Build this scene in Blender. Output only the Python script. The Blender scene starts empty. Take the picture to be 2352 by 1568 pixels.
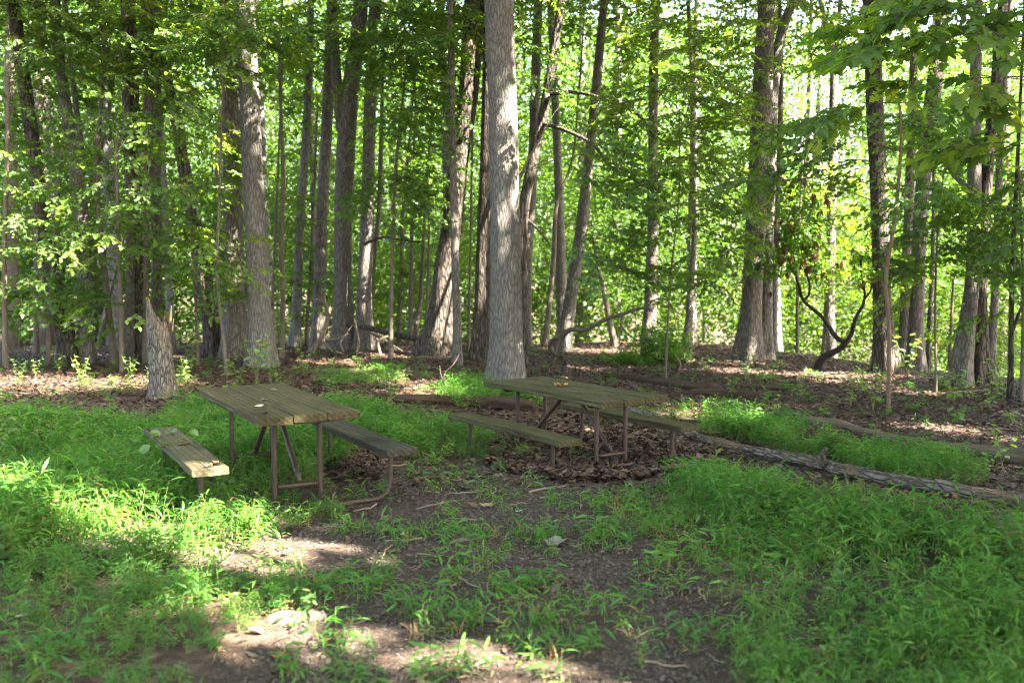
import bpy, math
import numpy as np
from mathutils import Vector

# ------------------------------------------------------------------ camera, sky, sun, exposure
sc = bpy.context.scene
COL = sc.collection
rng = np.random.default_rng(11)
HC, PITCH, FP = 1.78, 0.0719, 2315.6          # eye height (m), downward pitch, focal length in photo units (frame 2352 x 1568)

cam_d = bpy.data.cameras.new('camera')
cam_d.sensor_width = 36.0
cam_d.lens = FP / 2352 * 36.0
cam_d.clip_start = 0.1
cam_d.clip_end = 2000
cam_d.dof.use_dof = True
cam_d.dof.focus_distance = 9.3
cam_d.dof.aperture_fstop = 1.8
cam = bpy.data.objects.new('camera', cam_d)
COL.objects.link(cam)
cam.location = (0, 0, HC)
cam.rotation_euler = (math.pi / 2 - PITCH, 0, 0)
sc.camera = cam

SUN_AZ, SUN_EL = math.radians(28), math.radians(47)     # azimuth measured from +X towards the camera side
S = np.array([math.cos(SUN_EL) * math.cos(SUN_AZ), -math.cos(SUN_EL) * math.sin(SUN_AZ), math.sin(SUN_EL)])
world = bpy.data.worlds.new('World')
sc.world = world
world.use_nodes = True
wn = world.node_tree
sky = wn.nodes.new('ShaderNodeTexSky')
sky.sky_type = 'NISHITA'
sky.sun_disc = False
sky.sun_elevation = SUN_EL
sky.sun_rotation = math.atan2(S[0], S[1])
sky.dust_density = 4.0
bg = wn.nodes['Background']
bg.inputs['Strength'].default_value = 0.082
wn.links.new(sky.outputs[0], bg.inputs[0])
sun_d = bpy.data.lights.new('sun', 'SUN')
sun_d.energy = 5.0
sun_d.angle = math.radians(0.53)
sun_d.color = (1.0, 0.94, 0.83)
sun = bpy.data.objects.new('sun', sun_d)
COL.objects.link(sun)
sun.location = (20, -12, 40)
sun.rotation_euler = Vector(-S).to_track_quat('-Z', 'Y').to_euler()
vs = sc.view_settings
vs.view_transform = 'Standard'
vs.look = 'None'
vs.exposure = 4.6
vs.gamma = 1.0
vs.use_white_balance = True          # camera white balance set for open shade
vs.white_balance_temperature = 7250
cy = sc.cycles
cy.use_denoising = True
try:
    cy.denoiser = 'OPENIMAGEDENOISE'
    cy.denoising_input_passes = 'RGB_ALBEDO_NORMAL'
except Exception:
    pass
sc.render.filter_size = 1.15
cy.filter_width = 1.15
cy.max_bounces = 5
cy.diffuse_bounces = 4
cy.use_light_tree = False
cy.glossy_bounces = 2
cy.transmission_bounces = 3
cy.sample_clamp_indirect = 6.0
cy.use_adaptive_sampling = True
cy.adaptive_threshold = 0.022

# ------------------------------------------------------------------ helpers: photo units <-> world
CP, SP = math.cos(PITCH), math.sin(PITCH)


def at(px, py, Y):
    """world point seen at photo position (px, py) standing at forward distance Y"""
    a, b = (px - 1176) / FP, (784 - py) / FP
    d = np.array([a, CP + b * SP, -SP + b * CP])
    return d * (Y / d[1]) + np.array([0, 0, HC])


def proj(P):
    P = np.asarray(P, float)
    X, Y, Z = P[..., 0], P[..., 1], P[..., 2] - HC
    dep = np.maximum(Y * CP - Z * SP, 0.05)
    return 1176 + FP * X / dep, 784 - FP * (Y * SP + Z * CP) / dep


def sstep(a, b, x):
    t = np.clip((x - a) / (b - a), 0, 1)
    return t * t * (3 - 2 * t)


def _hash(ix, iy, iz, seed):
    h = (ix * 374761393 + iy * 668265263 + iz * 2147483647 + seed * 1274126177) & 0xffffffff
    h = ((h ^ (h >> 13)) * 1274126177) & 0xffffffff
    return ((h ^ (h >> 16)) & 0xffff) / 65535.0


def vnoise(x, y, z=0.0, seed=0):
    x, y, z = np.broadcast_arrays(np.asarray(x, float), np.asarray(y, float), np.asarray(z, float))
    ix, iy, iz = (np.floor(v).astype(np.int64) for v in (x, y, z))
    fx, fy, fz = x - ix, y - iy, z - iz
    fx, fy, fz = (f * f * (3 - 2 * f) for f in (fx, fy, fz))
    r = 0
    for dx in (0, 1):
        for dy in (0, 1):
            for dz in (0, 1):
                w = (fx if dx else 1 - fx) * (fy if dy else 1 - fy) * (fz if dz else 1 - fz)
                r = r + w * _hash(ix + dx, iy + dy, iz + dz, seed)
    return r * 2 - 1


def fbm(x, y, z=0.0, seed=0, oct=3):
    r, a = 0, 1.0
    for k in range(oct):
        r = r + a * vnoise(np.asarray(x) * 2 ** k, np.asarray(y) * 2 ** k, np.asarray(z) * 2 ** k, seed + k)
        a *= 0.5
    return r


def terrain(x, y):
    x, y = np.asarray(x, float), np.asarray(y, float)
    q = np.where(y > 0.5, x / np.maximum(y, 0.5), np.sign(x) * 0.6)
    q = np.clip(q, -0.6, 0.6)
    d = np.hypot(x, y)
    crest = np.interp(q, [-0.6, -0.2, 0.0, 0.1, 0.2, 0.28, 0.38, 0.6], [21, 21.5, 23.5, 24.5, 24.5, 22.0, 19.0, 17.5])
    steep = np.interp(q, [-0.6, -0.2, 0.1, 0.6], [0.05, 0.07, 0.12, 0.13])
    front = sstep(0, 6, y)
    dd = np.maximum(d - crest, 0) * front
    drop = -steep * (np.sqrt(dd * dd + 9) - 3)
    drop = -7 * np.tanh(-drop / 7)
    z = drop - 0.13 * sstep(8.2, 9.8, y) * sstep(-1.5, -0.3, x)
    z = z + 0.05 * fbm(x / 3.1, y / 3.1, 0, 3, 2) * sstep(11.5, 15, y) + 0.02 * fbm(x / 1.2, y / 1.2, 0, 5, 2)
    return z


def T1(x, y):
    return float(terrain(x, y))


def ground_at(px, py):
    a, b = (px - 1176) / FP, (784 - py) / FP
    d = np.array([a, CP + b * SP, -SP + b * CP])
    o = np.array([0, 0, HC])
    t = np.linspace(2.0, 60, 2400)
    P = o + t[:, None] * d
    below = P[:, 2] < terrain(P[:, 0], P[:, 1])
    i = int(np.argmax(below)) if below.any() else len(t) - 1
    if i == len(t) - 1 or not below.any():
        i = int(np.argmin(P[:1100, 2] - terrain(P[:1100, 0], P[:1100, 1])))
    lo, hi = t[max(i - 1, 0)], t[i]
    for _ in range(20):
        m = (lo + hi) / 2
        p = o + m * d
        if p[2] < terrain(p[0], p[1]):
            hi = m
        else:
            lo = m
    p = o + hi * d
    return np.array([p[0], p[1], T1(p[0], p[1])])


def inpoly(px, py, poly):
    c = np.zeros(px.shape, bool)
    n = len(poly)
    j = n - 1
    for i in range(n):
        xi, yi = poly[i]
        xj, yj = poly[j]
        k = ((yi > py) != (yj > py)) & (px < (xj - xi) * (py - yi) / ((yj - yi) or 1e-9) + xi)
        c ^= k
        j = i
    return c


# ------------------------------------------------------------------ helpers: objects and meshes
def tag(o, label=None, cat=None, group=None, kind=None):
    if label:
        o['label'] = label
    if cat:
        o['category'] = cat
    if group:
        o['group'] = group
    if kind:
        o['kind'] = kind
    return o


def empty(name, loc=(0, 0, 0), rz=0.0):
    o = bpy.data.objects.new(name, None)
    o.empty_display_size = 0.2
    o.location = tuple(float(v) for v in loc)
    o.rotation_euler = (0, 0, rz)
    COL.objects.link(o)
    return o


class MB:
    def __init__(self):
        self.v, self.f, self.n, self.a = [], [], 0, []

    def add(self, verts, faces, a=None):
        verts = np.asarray(verts, float)
        self.v.append(verts)
        for f in faces:
            self.f.append(tuple(int(i) + self.n for i in f))
            self.a.append(0.5 if a is None else a)
        self.n += len(verts)

    def mesh(self, name, mat, smooth=False, attr=False):
        me = bpy.data.meshes.new(name)
        me.from_pydata(np.concatenate(self.v).tolist(), [], self.f)
        if mat:
            me.materials.append(mat)
        if smooth:
            me.polygons.foreach_set('use_smooth', np.ones(len(me.polygons), bool))
        if attr:
            at_ = me.attributes.new('tone', 'FLOAT', 'FACE')
            at_.data.foreach_set('value', np.array(self.a, np.float32))
        me.update()
        return me


def link(name, me, parent=None, loc=None):
    o = bpy.data.objects.new(name, me)
    COL.objects.link(o)
    if parent is not None:
        o.parent = parent
    if loc is not None:
        o.location = tuple(float(v) for v in loc)
    return o


def spline(pts, n):
    """smooth curve through rows of pts (any number of columns), n samples, chord-length parameter so uneven spacing does not overshoot"""
    P = np.asarray(pts, float)
    if len(P) == 2:
        t = np.linspace(0, 1, n)[:, None]
        return P[0] * (1 - t) + P[1] * t
    L = np.maximum(np.linalg.norm(np.diff(P[:, :3], axis=0), axis=1), 1e-5)
    s_ = np.r_[0, np.cumsum(L)]
    D = np.gradient(P, s_, axis=0)
    q = np.linspace(0, s_[-1], n)
    i = np.clip(np.searchsorted(s_, q, side='right') - 1, 0, len(P) - 2)
    h = L[i][:, None]
    t = (q[:, None] - s_[i][:, None]) / h
    a, b, da, db = P[i], P[i + 1], D[i] * h, D[i + 1] * h
    return (2 * t ** 3 - 3 * t ** 2 + 1) * a + (t ** 3 - 2 * t ** 2 + t) * da + (-2 * t ** 3 + 3 * t ** 2) * b + (t ** 3 - t ** 2) * db


def tube(path, rad, M=8, disp=None, cap=True):
    """rings along a path; disp(theta, k) -> factor array (N, M)"""
    P = np.asarray(path, float)
    N = len(P)
    rad = np.broadcast_to(np.asarray(rad, float), (N,))
    T = np.gradient(P, axis=0)
    T /= np.linalg.norm(T, axis=1)[:, None] + 1e-12
    ref = np.array([1.0, 0, 0]) if abs(T[0][0]) < 0.8 else np.array([0, 0, 1.0])
    U = np.zeros((N, 3))
    u = ref - T[0] * ref.dot(T[0])
    for i in range(N):
        u = u - T[i] * u.dot(T[i])
        u /= np.linalg.norm(u) + 1e-12
        U[i] = u
    V = np.cross(T, U)
    th = np.linspace(0, 2 * np.pi, M, endpoint=False)
    r = rad[:, None] * np.ones((N, M))
    if disp is not None:
        r = r * disp(th[None, :], np.arange(N)[:, None], P)
    V3 = P[:, None, :] + r[..., None] * (np.cos(th)[None, :, None] * U[:, None, :] + np.sin(th)[None, :, None] * V[:, None, :])
    verts = V3.reshape(-1, 3)
    i = np.arange(N - 1)[:, None] * M
    j = np.arange(M)[None, :]
    j2 = (j + 1) % M
    F = np.stack([i + j, i + j2, i + M + j2, i + M + j], -1).reshape(-1, 4).tolist()
    if cap:
        F.append(list(range(M))[::-1])
        F.append(list(range((N - 1) * M, N * M)))
    return verts, F


def tube_obj(name, path, rad, mat, parent=None, M=8, disp=None, smooth=True):
    mb = MB()
    mb.add(*tube(path, rad, M, disp))
    return link(name, mb.mesh(name, mat, smooth), parent)


# ------------------------------------------------------------------ materials
def new_mat(name):
    m = bpy.data.materials.new(name)
    m.use_nodes = True
    nt = m.node_tree
    for n in list(nt.nodes):
        nt.nodes.remove(n)
    out = nt.nodes.new('ShaderNodeOutputMaterial')
    return m, nt, out


def N(nt, t, **kw):
    n = nt.nodes.new(t)
    for k, v in kw.items():
        setattr(n, k, v)
    return n


def ramp(nt, fac, stops):
    r = N(nt, 'ShaderNodeValToRGB')
    el = r.color_ramp.elements
    while len(el) < len(stops):
        el.new(0.5)
    for e, (p, c) in zip(el, stops):
        e.position = p
        e.color = (*c, 1)
    if fac is not None:
        nt.links.new(fac, r.inputs[0])
    return r.outputs[0]


def mixc(nt, fac, a, b, mode='MIX'):
    m = N(nt, 'ShaderNodeMix', data_type='RGBA', blend_type=mode)
    for s, v in ((m.inputs[0], fac), (m.inputs[6], a), (m.inputs[7], b)):
        if isinstance(v, (int, float)):
            s.default_value = v
        elif isinstance(v, tuple):
            s.default_value = (*v, 1)
        else:
            nt.links.new(v, s)
    return m.outputs[2]


def noise(nt, vec, scale, detail=3, rough=0.55, dist=0.0):
    n = N(nt, 'ShaderNodeTexNoise')
    n.inputs['Scale'].default_value = scale
    n.inputs['Detail'].default_value = detail
    n.inputs['Roughness'].default_value = rough
    n.inputs['Distortion'].default_value = dist
    if vec is not None:
        nt.links.new(vec, n.inputs['Vector'])
    return n.outputs['Fac']


def mapping(nt, vec, scale=(1, 1, 1), rot=(0, 0, 0), loc=(0, 0, 0)):
    m = N(nt, 'ShaderNodeMapping')
    m.inputs['Scale'].default_value = scale
    m.inputs['Rotation'].default_value = rot
    m.inputs['Location'].default_value = loc
    nt.links.new(vec, m.inputs[0])
    return m.outputs[0]


def leaf_mat(name, stops, tstops, trans=0.45, gloss=0.018, rough=0.45):
    m, nt, out = new_mat(name)
    oi = N(nt, 'ShaderNodeObjectInfo')
    atn = N(nt, 'ShaderNodeAttribute', attribute_name='tone')
    mx = N(nt, 'ShaderNodeMath', operation='MULTIPLY_ADD')
    nt.links.new(oi.outputs['Random'], mx.inputs[0])
    mx.inputs[1].default_value = 0.6
    m2 = N(nt, 'ShaderNodeMath', operation='MULTIPLY')
    nt.links.new(atn.outputs['Fac'], m2.inputs[0])
    m2.inputs[1].default_value = 0.4
    nt.links.new(m2.outputs[0], mx.inputs[2])
    c = ramp(nt, mx.outputs[0], stops)
    ct = ramp(nt, mx.outputs[0], tstops)
    df = N(nt, 'ShaderNodeBsdfDiffuse')
    tr = N(nt, 'ShaderNodeBsdfTranslucent')
    nt.links.new(c, df.inputs[0])
    nt.links.new(ct, tr.inputs[0])
    ms = N(nt, 'ShaderNodeMixShader')
    ms.inputs[0].default_value = trans
    nt.links.new(df.outputs[0], ms.inputs[1])
    nt.links.new(tr.outputs[0], ms.inputs[2])
    gl = N(nt, 'ShaderNodeBsdfGlossy')
    gl.inputs['Roughness'].default_value = rough
    gl.inputs[0].default_value = (0.9, 0.95, 1, 1)
    ms2 = N(nt, 'ShaderNodeMixShader')
    ms2.inputs[0].default_value = gloss
    nt.links.new(ms.outputs[0], ms2.inputs[1])
    nt.links.new(gl.outputs[0], ms2.inputs[2])
    nt.links.new(ms2.outputs[0], out.inputs[0])
    return m


M_leaf = leaf_mat('understory_leaf',
                  [(0.0, (0.036, 0.075, 0.021)), (0.5, (0.058, 0.115, 0.022)), (1.0, (0.109, 0.155, 0.024))],
                  [(0.0, (0.102, 0.230, 0.019)), (0.5, (0.192, 0.340, 0.019)), (1.0, (0.346, 0.430, 0.024))], 0.5)
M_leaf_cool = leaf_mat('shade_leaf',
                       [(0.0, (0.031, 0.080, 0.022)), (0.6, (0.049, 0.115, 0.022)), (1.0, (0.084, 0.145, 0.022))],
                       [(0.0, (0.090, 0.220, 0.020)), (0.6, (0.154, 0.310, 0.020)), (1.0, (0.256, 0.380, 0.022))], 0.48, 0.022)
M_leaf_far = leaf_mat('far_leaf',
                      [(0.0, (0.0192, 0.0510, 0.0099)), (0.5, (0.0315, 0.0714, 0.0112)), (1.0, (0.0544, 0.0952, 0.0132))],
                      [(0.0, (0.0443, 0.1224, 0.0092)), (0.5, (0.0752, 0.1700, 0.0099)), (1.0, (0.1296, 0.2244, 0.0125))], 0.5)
M_leaf_dry = leaf_mat('dry_leaf',
                      [(0.0, (0.06, 0.03, 0.018)), (1.0, (0.15, 0.075, 0.04))],
                      [(0.0, (0.08, 0.03, 0.01)), (1.0, (0.18, 0.08, 0.03))], 0.25, 0.03)
M_grass = leaf_mat('stiltgrass_blade',
                   [(0.0, (0.0310, 0.1067, 0.0221)), (0.55, (0.0486, 0.1455, 0.0231)), (0.9, (0.0880, 0.1843, 0.0263)), (1.0, (0.1408, 0.1843, 0.0451))],
                   [(0.0, (0.0528, 0.2425, 0.0179)), (0.55, (0.0880, 0.3104, 0.0179)), (0.9, (0.1760, 0.3880, 0.0263)), (1.0, (0.2464, 0.3201, 0.0451))], 0.42, 0.015)
M_straw = leaf_mat('dry_grass_blade',
                   [(0.0, (0.14, 0.08, 0.035)), (1.0, (0.26, 0.19, 0.09))],
                   [(0.0, (0.16, 0.08, 0.03)), (1.0, (0.28, 0.18, 0.07))], 0.25, 0.02)
M_seed = leaf_mat('seedling_leaf',
                  [(0.0, (0.05, 0.14, 0.035)), (1.0, (0.13, 0.20, 0.04))],
                  [(0.0, (0.10, 0.30, 0.03)), (1.0, (0.28, 0.42, 0.015))], 0.45, 0.05)


def bark_mat(name, dark, mid, light, fur=1.0, moss=0.25, bump=0.7, plates=11.0, bare=None, axis=(1, 1, 0.42)):
    m, nt, out = new_mat(name)
    tc = N(nt, 'ShaderNodeTexCoord')
    co = tc.outputs['Object']
    v1 = N(nt, 'ShaderNodeTexVoronoi', feature='DISTANCE_TO_EDGE')
    nz = noise(nt, mapping(nt, co, (3, 3, 1.2)), 2.2, 3)
    warp = N(nt, 'ShaderNodeVectorMath', operation='ADD')
    nt.links.new(co, warp.inputs[0])
    cmb = N(nt, 'ShaderNodeCombineXYZ')
    sc_ = N(nt, 'ShaderNodeMath', operation='MULTIPLY')
    nt.links.new(nz, sc_.inputs[0])
    sc_.inputs[1].default_value = 0.12
    nt.links.new(sc_.outputs[0], cmb.inputs[0])
    nt.links.new(sc_.outputs[0], cmb.inputs[1])
    nt.links.new(cmb.outputs[0], warp.inputs[1])
    mp = mapping(nt, warp.outputs[0], tuple(plates * (2.2 if a == 1 else a) for a in axis))
    nt.links.new(mp, v1.inputs['Vector'])
    v1.inputs['Scale'].default_value = 1.0
    fr = ramp(nt, v1.outputs['Distance'], [(0.0, (0, 0, 0)), (0.16, (0.6, 0.6, 0.6)), (0.5, (1, 1, 1))])
    fine = noise(nt, mapping(nt, co, (60, 60, 9)), 1.0, 4, 0.65)
    big = noise(nt, mapping(nt, co, (1.6, 1.6, 0.7)), 1.0, 4, 0.6)
    c = ramp(nt, fine, [(0.2, dark), (0.5, mid), (0.8, light)])
    c = mixc(nt, big, c, tuple(x * 1.25 for x in mid))
    cr = mixc(nt, fr, tuple(x * 0.4 for x in dark), c)
    c = mixc(nt, fur, c, cr)
    lich = ramp(nt, noise(nt, mapping(nt, co, (5, 5, 3), loc=(3, 1, 7)), 1.0, 5, 0.7), [(0.56, (0, 0, 0)), (0.68, (1, 1, 1))])
    lf = N(nt, 'ShaderNodeMath', operation='MULTIPLY')
    nt.links.new(lich, lf.inputs[0])
    lf.inputs[1].default_value = moss
    c = mixc(nt, lf.outputs[0], c, (0.17, 0.19, 0.13))
    if bare:
        bm_ = ramp(nt, noise(nt, mapping(nt, co, (2.6, 2.6, 2.6), loc=(1, 8, 3)), 1.0, 4, 0.6, 0.5), [(0.52, (0, 0, 0)), (0.60, (1, 1, 1))])
        c = mixc(nt, bm_, c, mixc(nt, fine, tuple(x * 0.4 for x in bare), bare))
    b = N(nt, 'ShaderNodeBsdfPrincipled')
    nt.links.new(c, b.inputs['Base Color'])
    b.inputs['Roughness'].default_value = 0.9
    b.inputs['Specular IOR Level'].default_value = 0.2
    hm = N(nt, 'ShaderNodeMath', operation='MULTIPLY_ADD')
    nt.links.new(fr, hm.inputs[0])
    hm.inputs[1].default_value = fur
    nt.links.new(fine, hm.inputs[2])
    bp = N(nt, 'ShaderNodeBump')
    bp.inputs['Strength'].default_value = bump
    bp.inputs['Distance'].default_value = 0.03
    nt.links.new(hm.outputs[0], bp.inputs['Height'])
    nt.links.new(bp.outputs[0], b.inputs['Normal'])
    nt.links.new(b.outputs[0], out.inputs[0])
    return m


BARK = [
    bark_mat('grey_brown_bark', (0.0765, 0.0664, 0.0605), (0.1376, 0.1225, 0.1131), (0.2090, 0.1911, 0.1801), 0.8, 0.3, 0.8, 11.0),
    bark_mat('pale_grey_bark', (0.0874, 0.0810, 0.0759), (0.1485, 0.1391, 0.1322), (0.2184, 0.2068, 0.1991), 0.78, 0.35, 0.8, 12.0),
    bark_mat('dark_brown_bark', (0.0460, 0.0377, 0.0324), (0.0874, 0.0727, 0.0631), (0.1426, 0.1214, 0.1080), 1.0, 0.2, 1.0, 7.5),
    bark_mat('thin_smooth_bark', (0.0560, 0.0440, 0.0348), (0.0960, 0.0784, 0.0648), (0.1360, 0.1200, 0.1013), 0.25, 0.4, 0.4, 24.0),
    bark_mat('blackish_shrub_bark', (0.0128, 0.0104, 0.0089), (0.0224, 0.0184, 0.0162), (0.0400, 0.0336, 0.0292), 0.3, 0.1, 0.5, 24.0),
    bark_mat('reddish_twig_bark', (0.0800, 0.0480, 0.0340), (0.1360, 0.0880, 0.0648), (0.1920, 0.1360, 0.1053), 0.3, 0.2, 0.5, 24.0),
]
M_snag = bark_mat('weathered_snag_bark', (0.0952, 0.0862, 0.0783), (0.2016, 0.1882, 0.1723), (0.3136, 0.2934, 0.2722), 1.0, 0.3, 1.0, 13.0, (0.2240, 0.1848, 0.1474))
M_log = bark_mat('rotting_log_bark', (0.08, 0.064, 0.054), (0.17, 0.143, 0.124), (0.29, 0.255, 0.23), 0.9, 0.2, 1.0, 12.0, (0.19, 0.125, 0.09), (0.42, 1, 1))


def log_wood(name, a, b, c, axis=(1, 14, 14)):
    m, nt, out = new_mat(name)
    tc = N(nt, 'ShaderNodeTexCoord')
    co = tc.outputs['Object']
    g = noise(nt, mapping(nt, co, axis), 2.6, 5, 0.65, 0.6)
    big = noise(nt, co, 1.7, 3)
    cc = ramp(nt, g, [(0.28, a), (0.5, b), (0.74, c)])
    cc = mixc(nt, big, cc, tuple(x * 0.7 for x in b))
    p = N(nt, 'ShaderNodeBsdfPrincipled')
    nt.links.new(cc, p.inputs['Base Color'])
    p.inputs['Roughness'].default_value = 0.88
    p.inputs['Specular IOR Level'].default_value = 0.2
    bp = N(nt, 'ShaderNodeBump')
    bp.inputs['Strength'].default_value = 1.0
    bp.inputs['Distance'].default_value = 0.02
    nt.links.new(g, bp.inputs['Height'])
    nt.links.new(bp.outputs[0], p.inputs['Normal'])
    nt.links.new(p.outputs[0], out.inputs[0])
    return m


M_logwood = log_wood('bare_log_wood', (0.0525, 0.0370, 0.0259), (0.1125, 0.0851, 0.0612), (0.1875, 0.1480, 0.1116))
M_logred = log_wood('decayed_red_wood', (0.0189, 0.0109, 0.0079), (0.0483, 0.0286, 0.0207), (0.0924, 0.0630, 0.0484))
M_splint = log_wood('pale_splinter_wood', (0.30, 0.20, 0.12), (0.48, 0.36, 0.24), (0.62, 0.52, 0.40), (14, 14, 1))
M_rot = log_wood('orange_rot_wood', (0.0600, 0.0300, 0.0142), (0.1560, 0.0900, 0.0427), (0.2400, 0.1650, 0.0950), (14, 14, 1))


def plank_mat(name, base, green, pale):
    m, nt, out = new_mat(name)
    tc = N(nt, 'ShaderNodeTexCoord')
    oi = N(nt, 'ShaderNodeObjectInfo')
    mul = N(nt, 'ShaderNodeVectorMath', operation='SCALE')
    cmb = N(nt, 'ShaderNodeCombineXYZ')
    for i in range(3):
        nt.links.new(oi.outputs['Random'], cmb.inputs[i])
    nt.links.new(cmb.outputs[0], mul.inputs[0])
    mul.inputs['Scale'].default_value = 37.0
    add = N(nt, 'ShaderNodeVectorMath', operation='ADD')
    nt.links.new(tc.outputs['Object'], add.inputs[0])
    nt.links.new(mul.outputs[0], add.inputs[1])
    co = add.outputs[0]
    g = noise(nt, mapping(nt, co, (26, 1.3, 26)), 3.0, 5, 0.6, 0.8)
    rings = N(nt, 'ShaderNodeTexWave', wave_type='RINGS', rings_direction='Y')
    rings.inputs['Scale'].default_value = 9.0
    rings.inputs['Distortion'].default_value = 3.0
    rings.inputs['Detail'].default_value = 2.0
    nt.links.new(mapping(nt, co, (1.0, 0.12, 1.0)), rings.inputs['Vector'])
    patch = noise(nt, mapping(nt, co, (5, 2.4, 5)), 1.0, 5, 0.65)
    speck = noise(nt, co, 30, 4, 0.75)
    fine = noise(nt, mapping(nt, co, (34, 1.1, 34)), 1.0, 5, 0.75, 0.4)
    cc = ramp(nt, g, [(0.28, tuple(x * 0.35 for x in base)), (0.5, base), (0.72, pale)])
    cc = mixc(nt, 0.55, cc, mixc(nt, ramp(nt, fine, [(0.35, (0, 0, 0)), (0.62, (1, 1, 1))]), tuple(x * 0.3 for x in base), pale))
    cc = mixc(nt, 0.25, cc, rings.outputs['Color'], 'OVERLAY')
    gm = ramp(nt, patch, [(0.38, (0, 0, 0)), (0.62, (0.7, 0.7, 0.7))])
    cc = mixc(nt, gm, cc, green)
    dark = ramp(nt, noise(nt, mapping(nt, co, (3.2, 1.1, 3.2), loc=(5, 2, 1)), 1.0, 5, 0.7), [(0.52, (0, 0, 0)), (0.68, (0.75, 0.75, 0.75))])
    cc = mixc(nt, dark, cc, tuple(x * 0.4 for x in base))
    sm = ramp(nt, speck, [(0.60, (0, 0, 0)), (0.70, (0.6, 0.6, 0.6))])
    cc = mixc(nt, sm, cc, tuple(x * 1.3 for x in pale))
    crack = ramp(nt, noise(nt, mapping(nt, co, (34, 0.5, 34), loc=(9, 4, 2)), 1.0, 2, 0.5, 0.2), [(0.29, (1, 1, 1)), (0.33, (0, 0, 0))])
    cc = mixc(nt, crack, cc, (0.008, 0.007, 0.005))
    b = N(nt, 'ShaderNodeBsdfPrincipled')
    nt.links.new(cc, b.inputs['Base Color'])
    b.inputs['Roughness'].default_value = 0.85
    b.inputs['Specular IOR Level'].default_value = 0.1
    bp = N(nt, 'ShaderNodeBump')
    bp.inputs['Strength'].default_value = 0.8
    bp.inputs['Distance'].default_value = 0.006
    nt.links.new(fine, bp.inputs['Height'])
    nt.links.new(bp.outputs[0], b.inputs['Normal'])
    nt.links.new(b.outputs[0], out.inputs[0])
    return m


M_plank = plank_mat('algae_stained_plank', (0.0588, 0.0451, 0.0238), (0.0397, 0.0384, 0.0140), (0.1123, 0.0902, 0.0518))
M_plank_g = plank_mat('green_algae_plank', (0.0502, 0.0418, 0.0224), (0.0362, 0.0409, 0.0147), (0.0950, 0.0819, 0.0476))
M_plank_lit = plank_mat('sunlit_bench_plank', (0.0684, 0.0562, 0.0350), (0.0446, 0.0475, 0.0210), (0.1368, 0.1116, 0.0770))  # paler tone: the sunlit look of this bench put into its colour
M_plank_dk = plank_mat('dark_plank', (0.0360, 0.0324, 0.0252), (0.0302, 0.0346, 0.0210), (0.0720, 0.0684, 0.0560))  # darker and greyer overall than the other planks


def simple(name, col, rough=0.8, var=0.3, scale=8.0, spec=0.3, bump=0.0):
    m, nt, out = new_mat(name)
    tc = N(nt, 'ShaderNodeTexCoord')
    oi = N(nt, 'ShaderNodeObjectInfo')
    n = noise(nt, tc.outputs['Object'], scale, 4, 0.6)
    c = ramp(nt, n, [(0.25, tuple(x * (1 - var) for x in col)), (0.75, tuple(min(1, x * (1 + var)) for x in col))])
    c = mixc(nt, 0.35, c, mixc(nt, oi.outputs['Random'], tuple(x * 0.5 for x in col), tuple(min(1, x * 1.6) for x in col)))
    b = N(nt, 'ShaderNodeBsdfPrincipled')
    nt.links.new(c, b.inputs['Base Color'])
    b.inputs['Roughness'].default_value = rough
    b.inputs['Specular IOR Level'].default_value = spec
    if bump:
        bp = N(nt, 'ShaderNodeBump')
        bp.inputs['Strength'].default_value = bump
        bp.inputs['Distance'].default_value = 0.01
        nt.links.new(n, bp.inputs['Height'])
        nt.links.new(bp.outputs[0], b.inputs['Normal'])
    nt.links.new(b.outputs[0], out.inputs[0])
    return m


M_pipe = simple('rusty_brown_pipe', (0.034, 0.0195, 0.0135), 0.55, 0.35, 14, 0.4, 0.15)
M_stone = simple('grey_gravel_stone', (0.066, 0.055, 0.048), 0.85, 0.3, 20)
M_stick = simple('dead_stick_wood', (0.15, 0.115, 0.085), 0.9, 0.4, 18, 0.2, 0.4)
M_stick_d = simple('dark_stick_wood', (0.055, 0.04, 0.03), 0.9, 0.4, 18, 0.2, 0.4)
M_twig = simple('living_twig', (0.05, 0.045, 0.03), 0.8, 0.3, 10)
M_stem = simple('green_stem', (0.10, 0.13, 0.035), 0.7, 0.3, 10)
M_paleflake = simple('pale_bark_flake', (0.13, 0.12, 0.106), 0.85, 0.3, 12, 0.2, 0.5)


def litter_mat(name, stops):
    m, nt, out = new_mat(name)
    oi = N(nt, 'ShaderNodeObjectInfo')
    c = ramp(nt, oi.outputs['Random'], stops)
    tc = N(nt, 'ShaderNodeTexCoord')
    n = noise(nt, tc.outputs['Object'], 26, 3)
    c = mixc(nt, 0.5, c, mixc(nt, n, (0.02, 0.012, 0.008), c))
    b = N(nt, 'ShaderNodeBsdfPrincipled')
    nt.links.new(c, b.inputs['Base Color'])
    b.inputs['Roughness'].default_value = 0.65
    b.inputs['Specular IOR Level'].default_value = 0.3
    nt.links.new(b.outputs[0], out.inputs[0])
    return m


M_litter = litter_mat('dead_leaf', [(0.0, (0.0231, 0.0122, 0.0087)), (0.35, (0.0449, 0.0237, 0.0167)), (0.65, (0.0693, 0.0384, 0.0273)),
                                    (0.86, (0.0990, 0.0621, 0.0465)), (0.96, (0.1452, 0.1056, 0.0837)), (1.0, (0.1782, 0.0768, 0.0341))])


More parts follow.
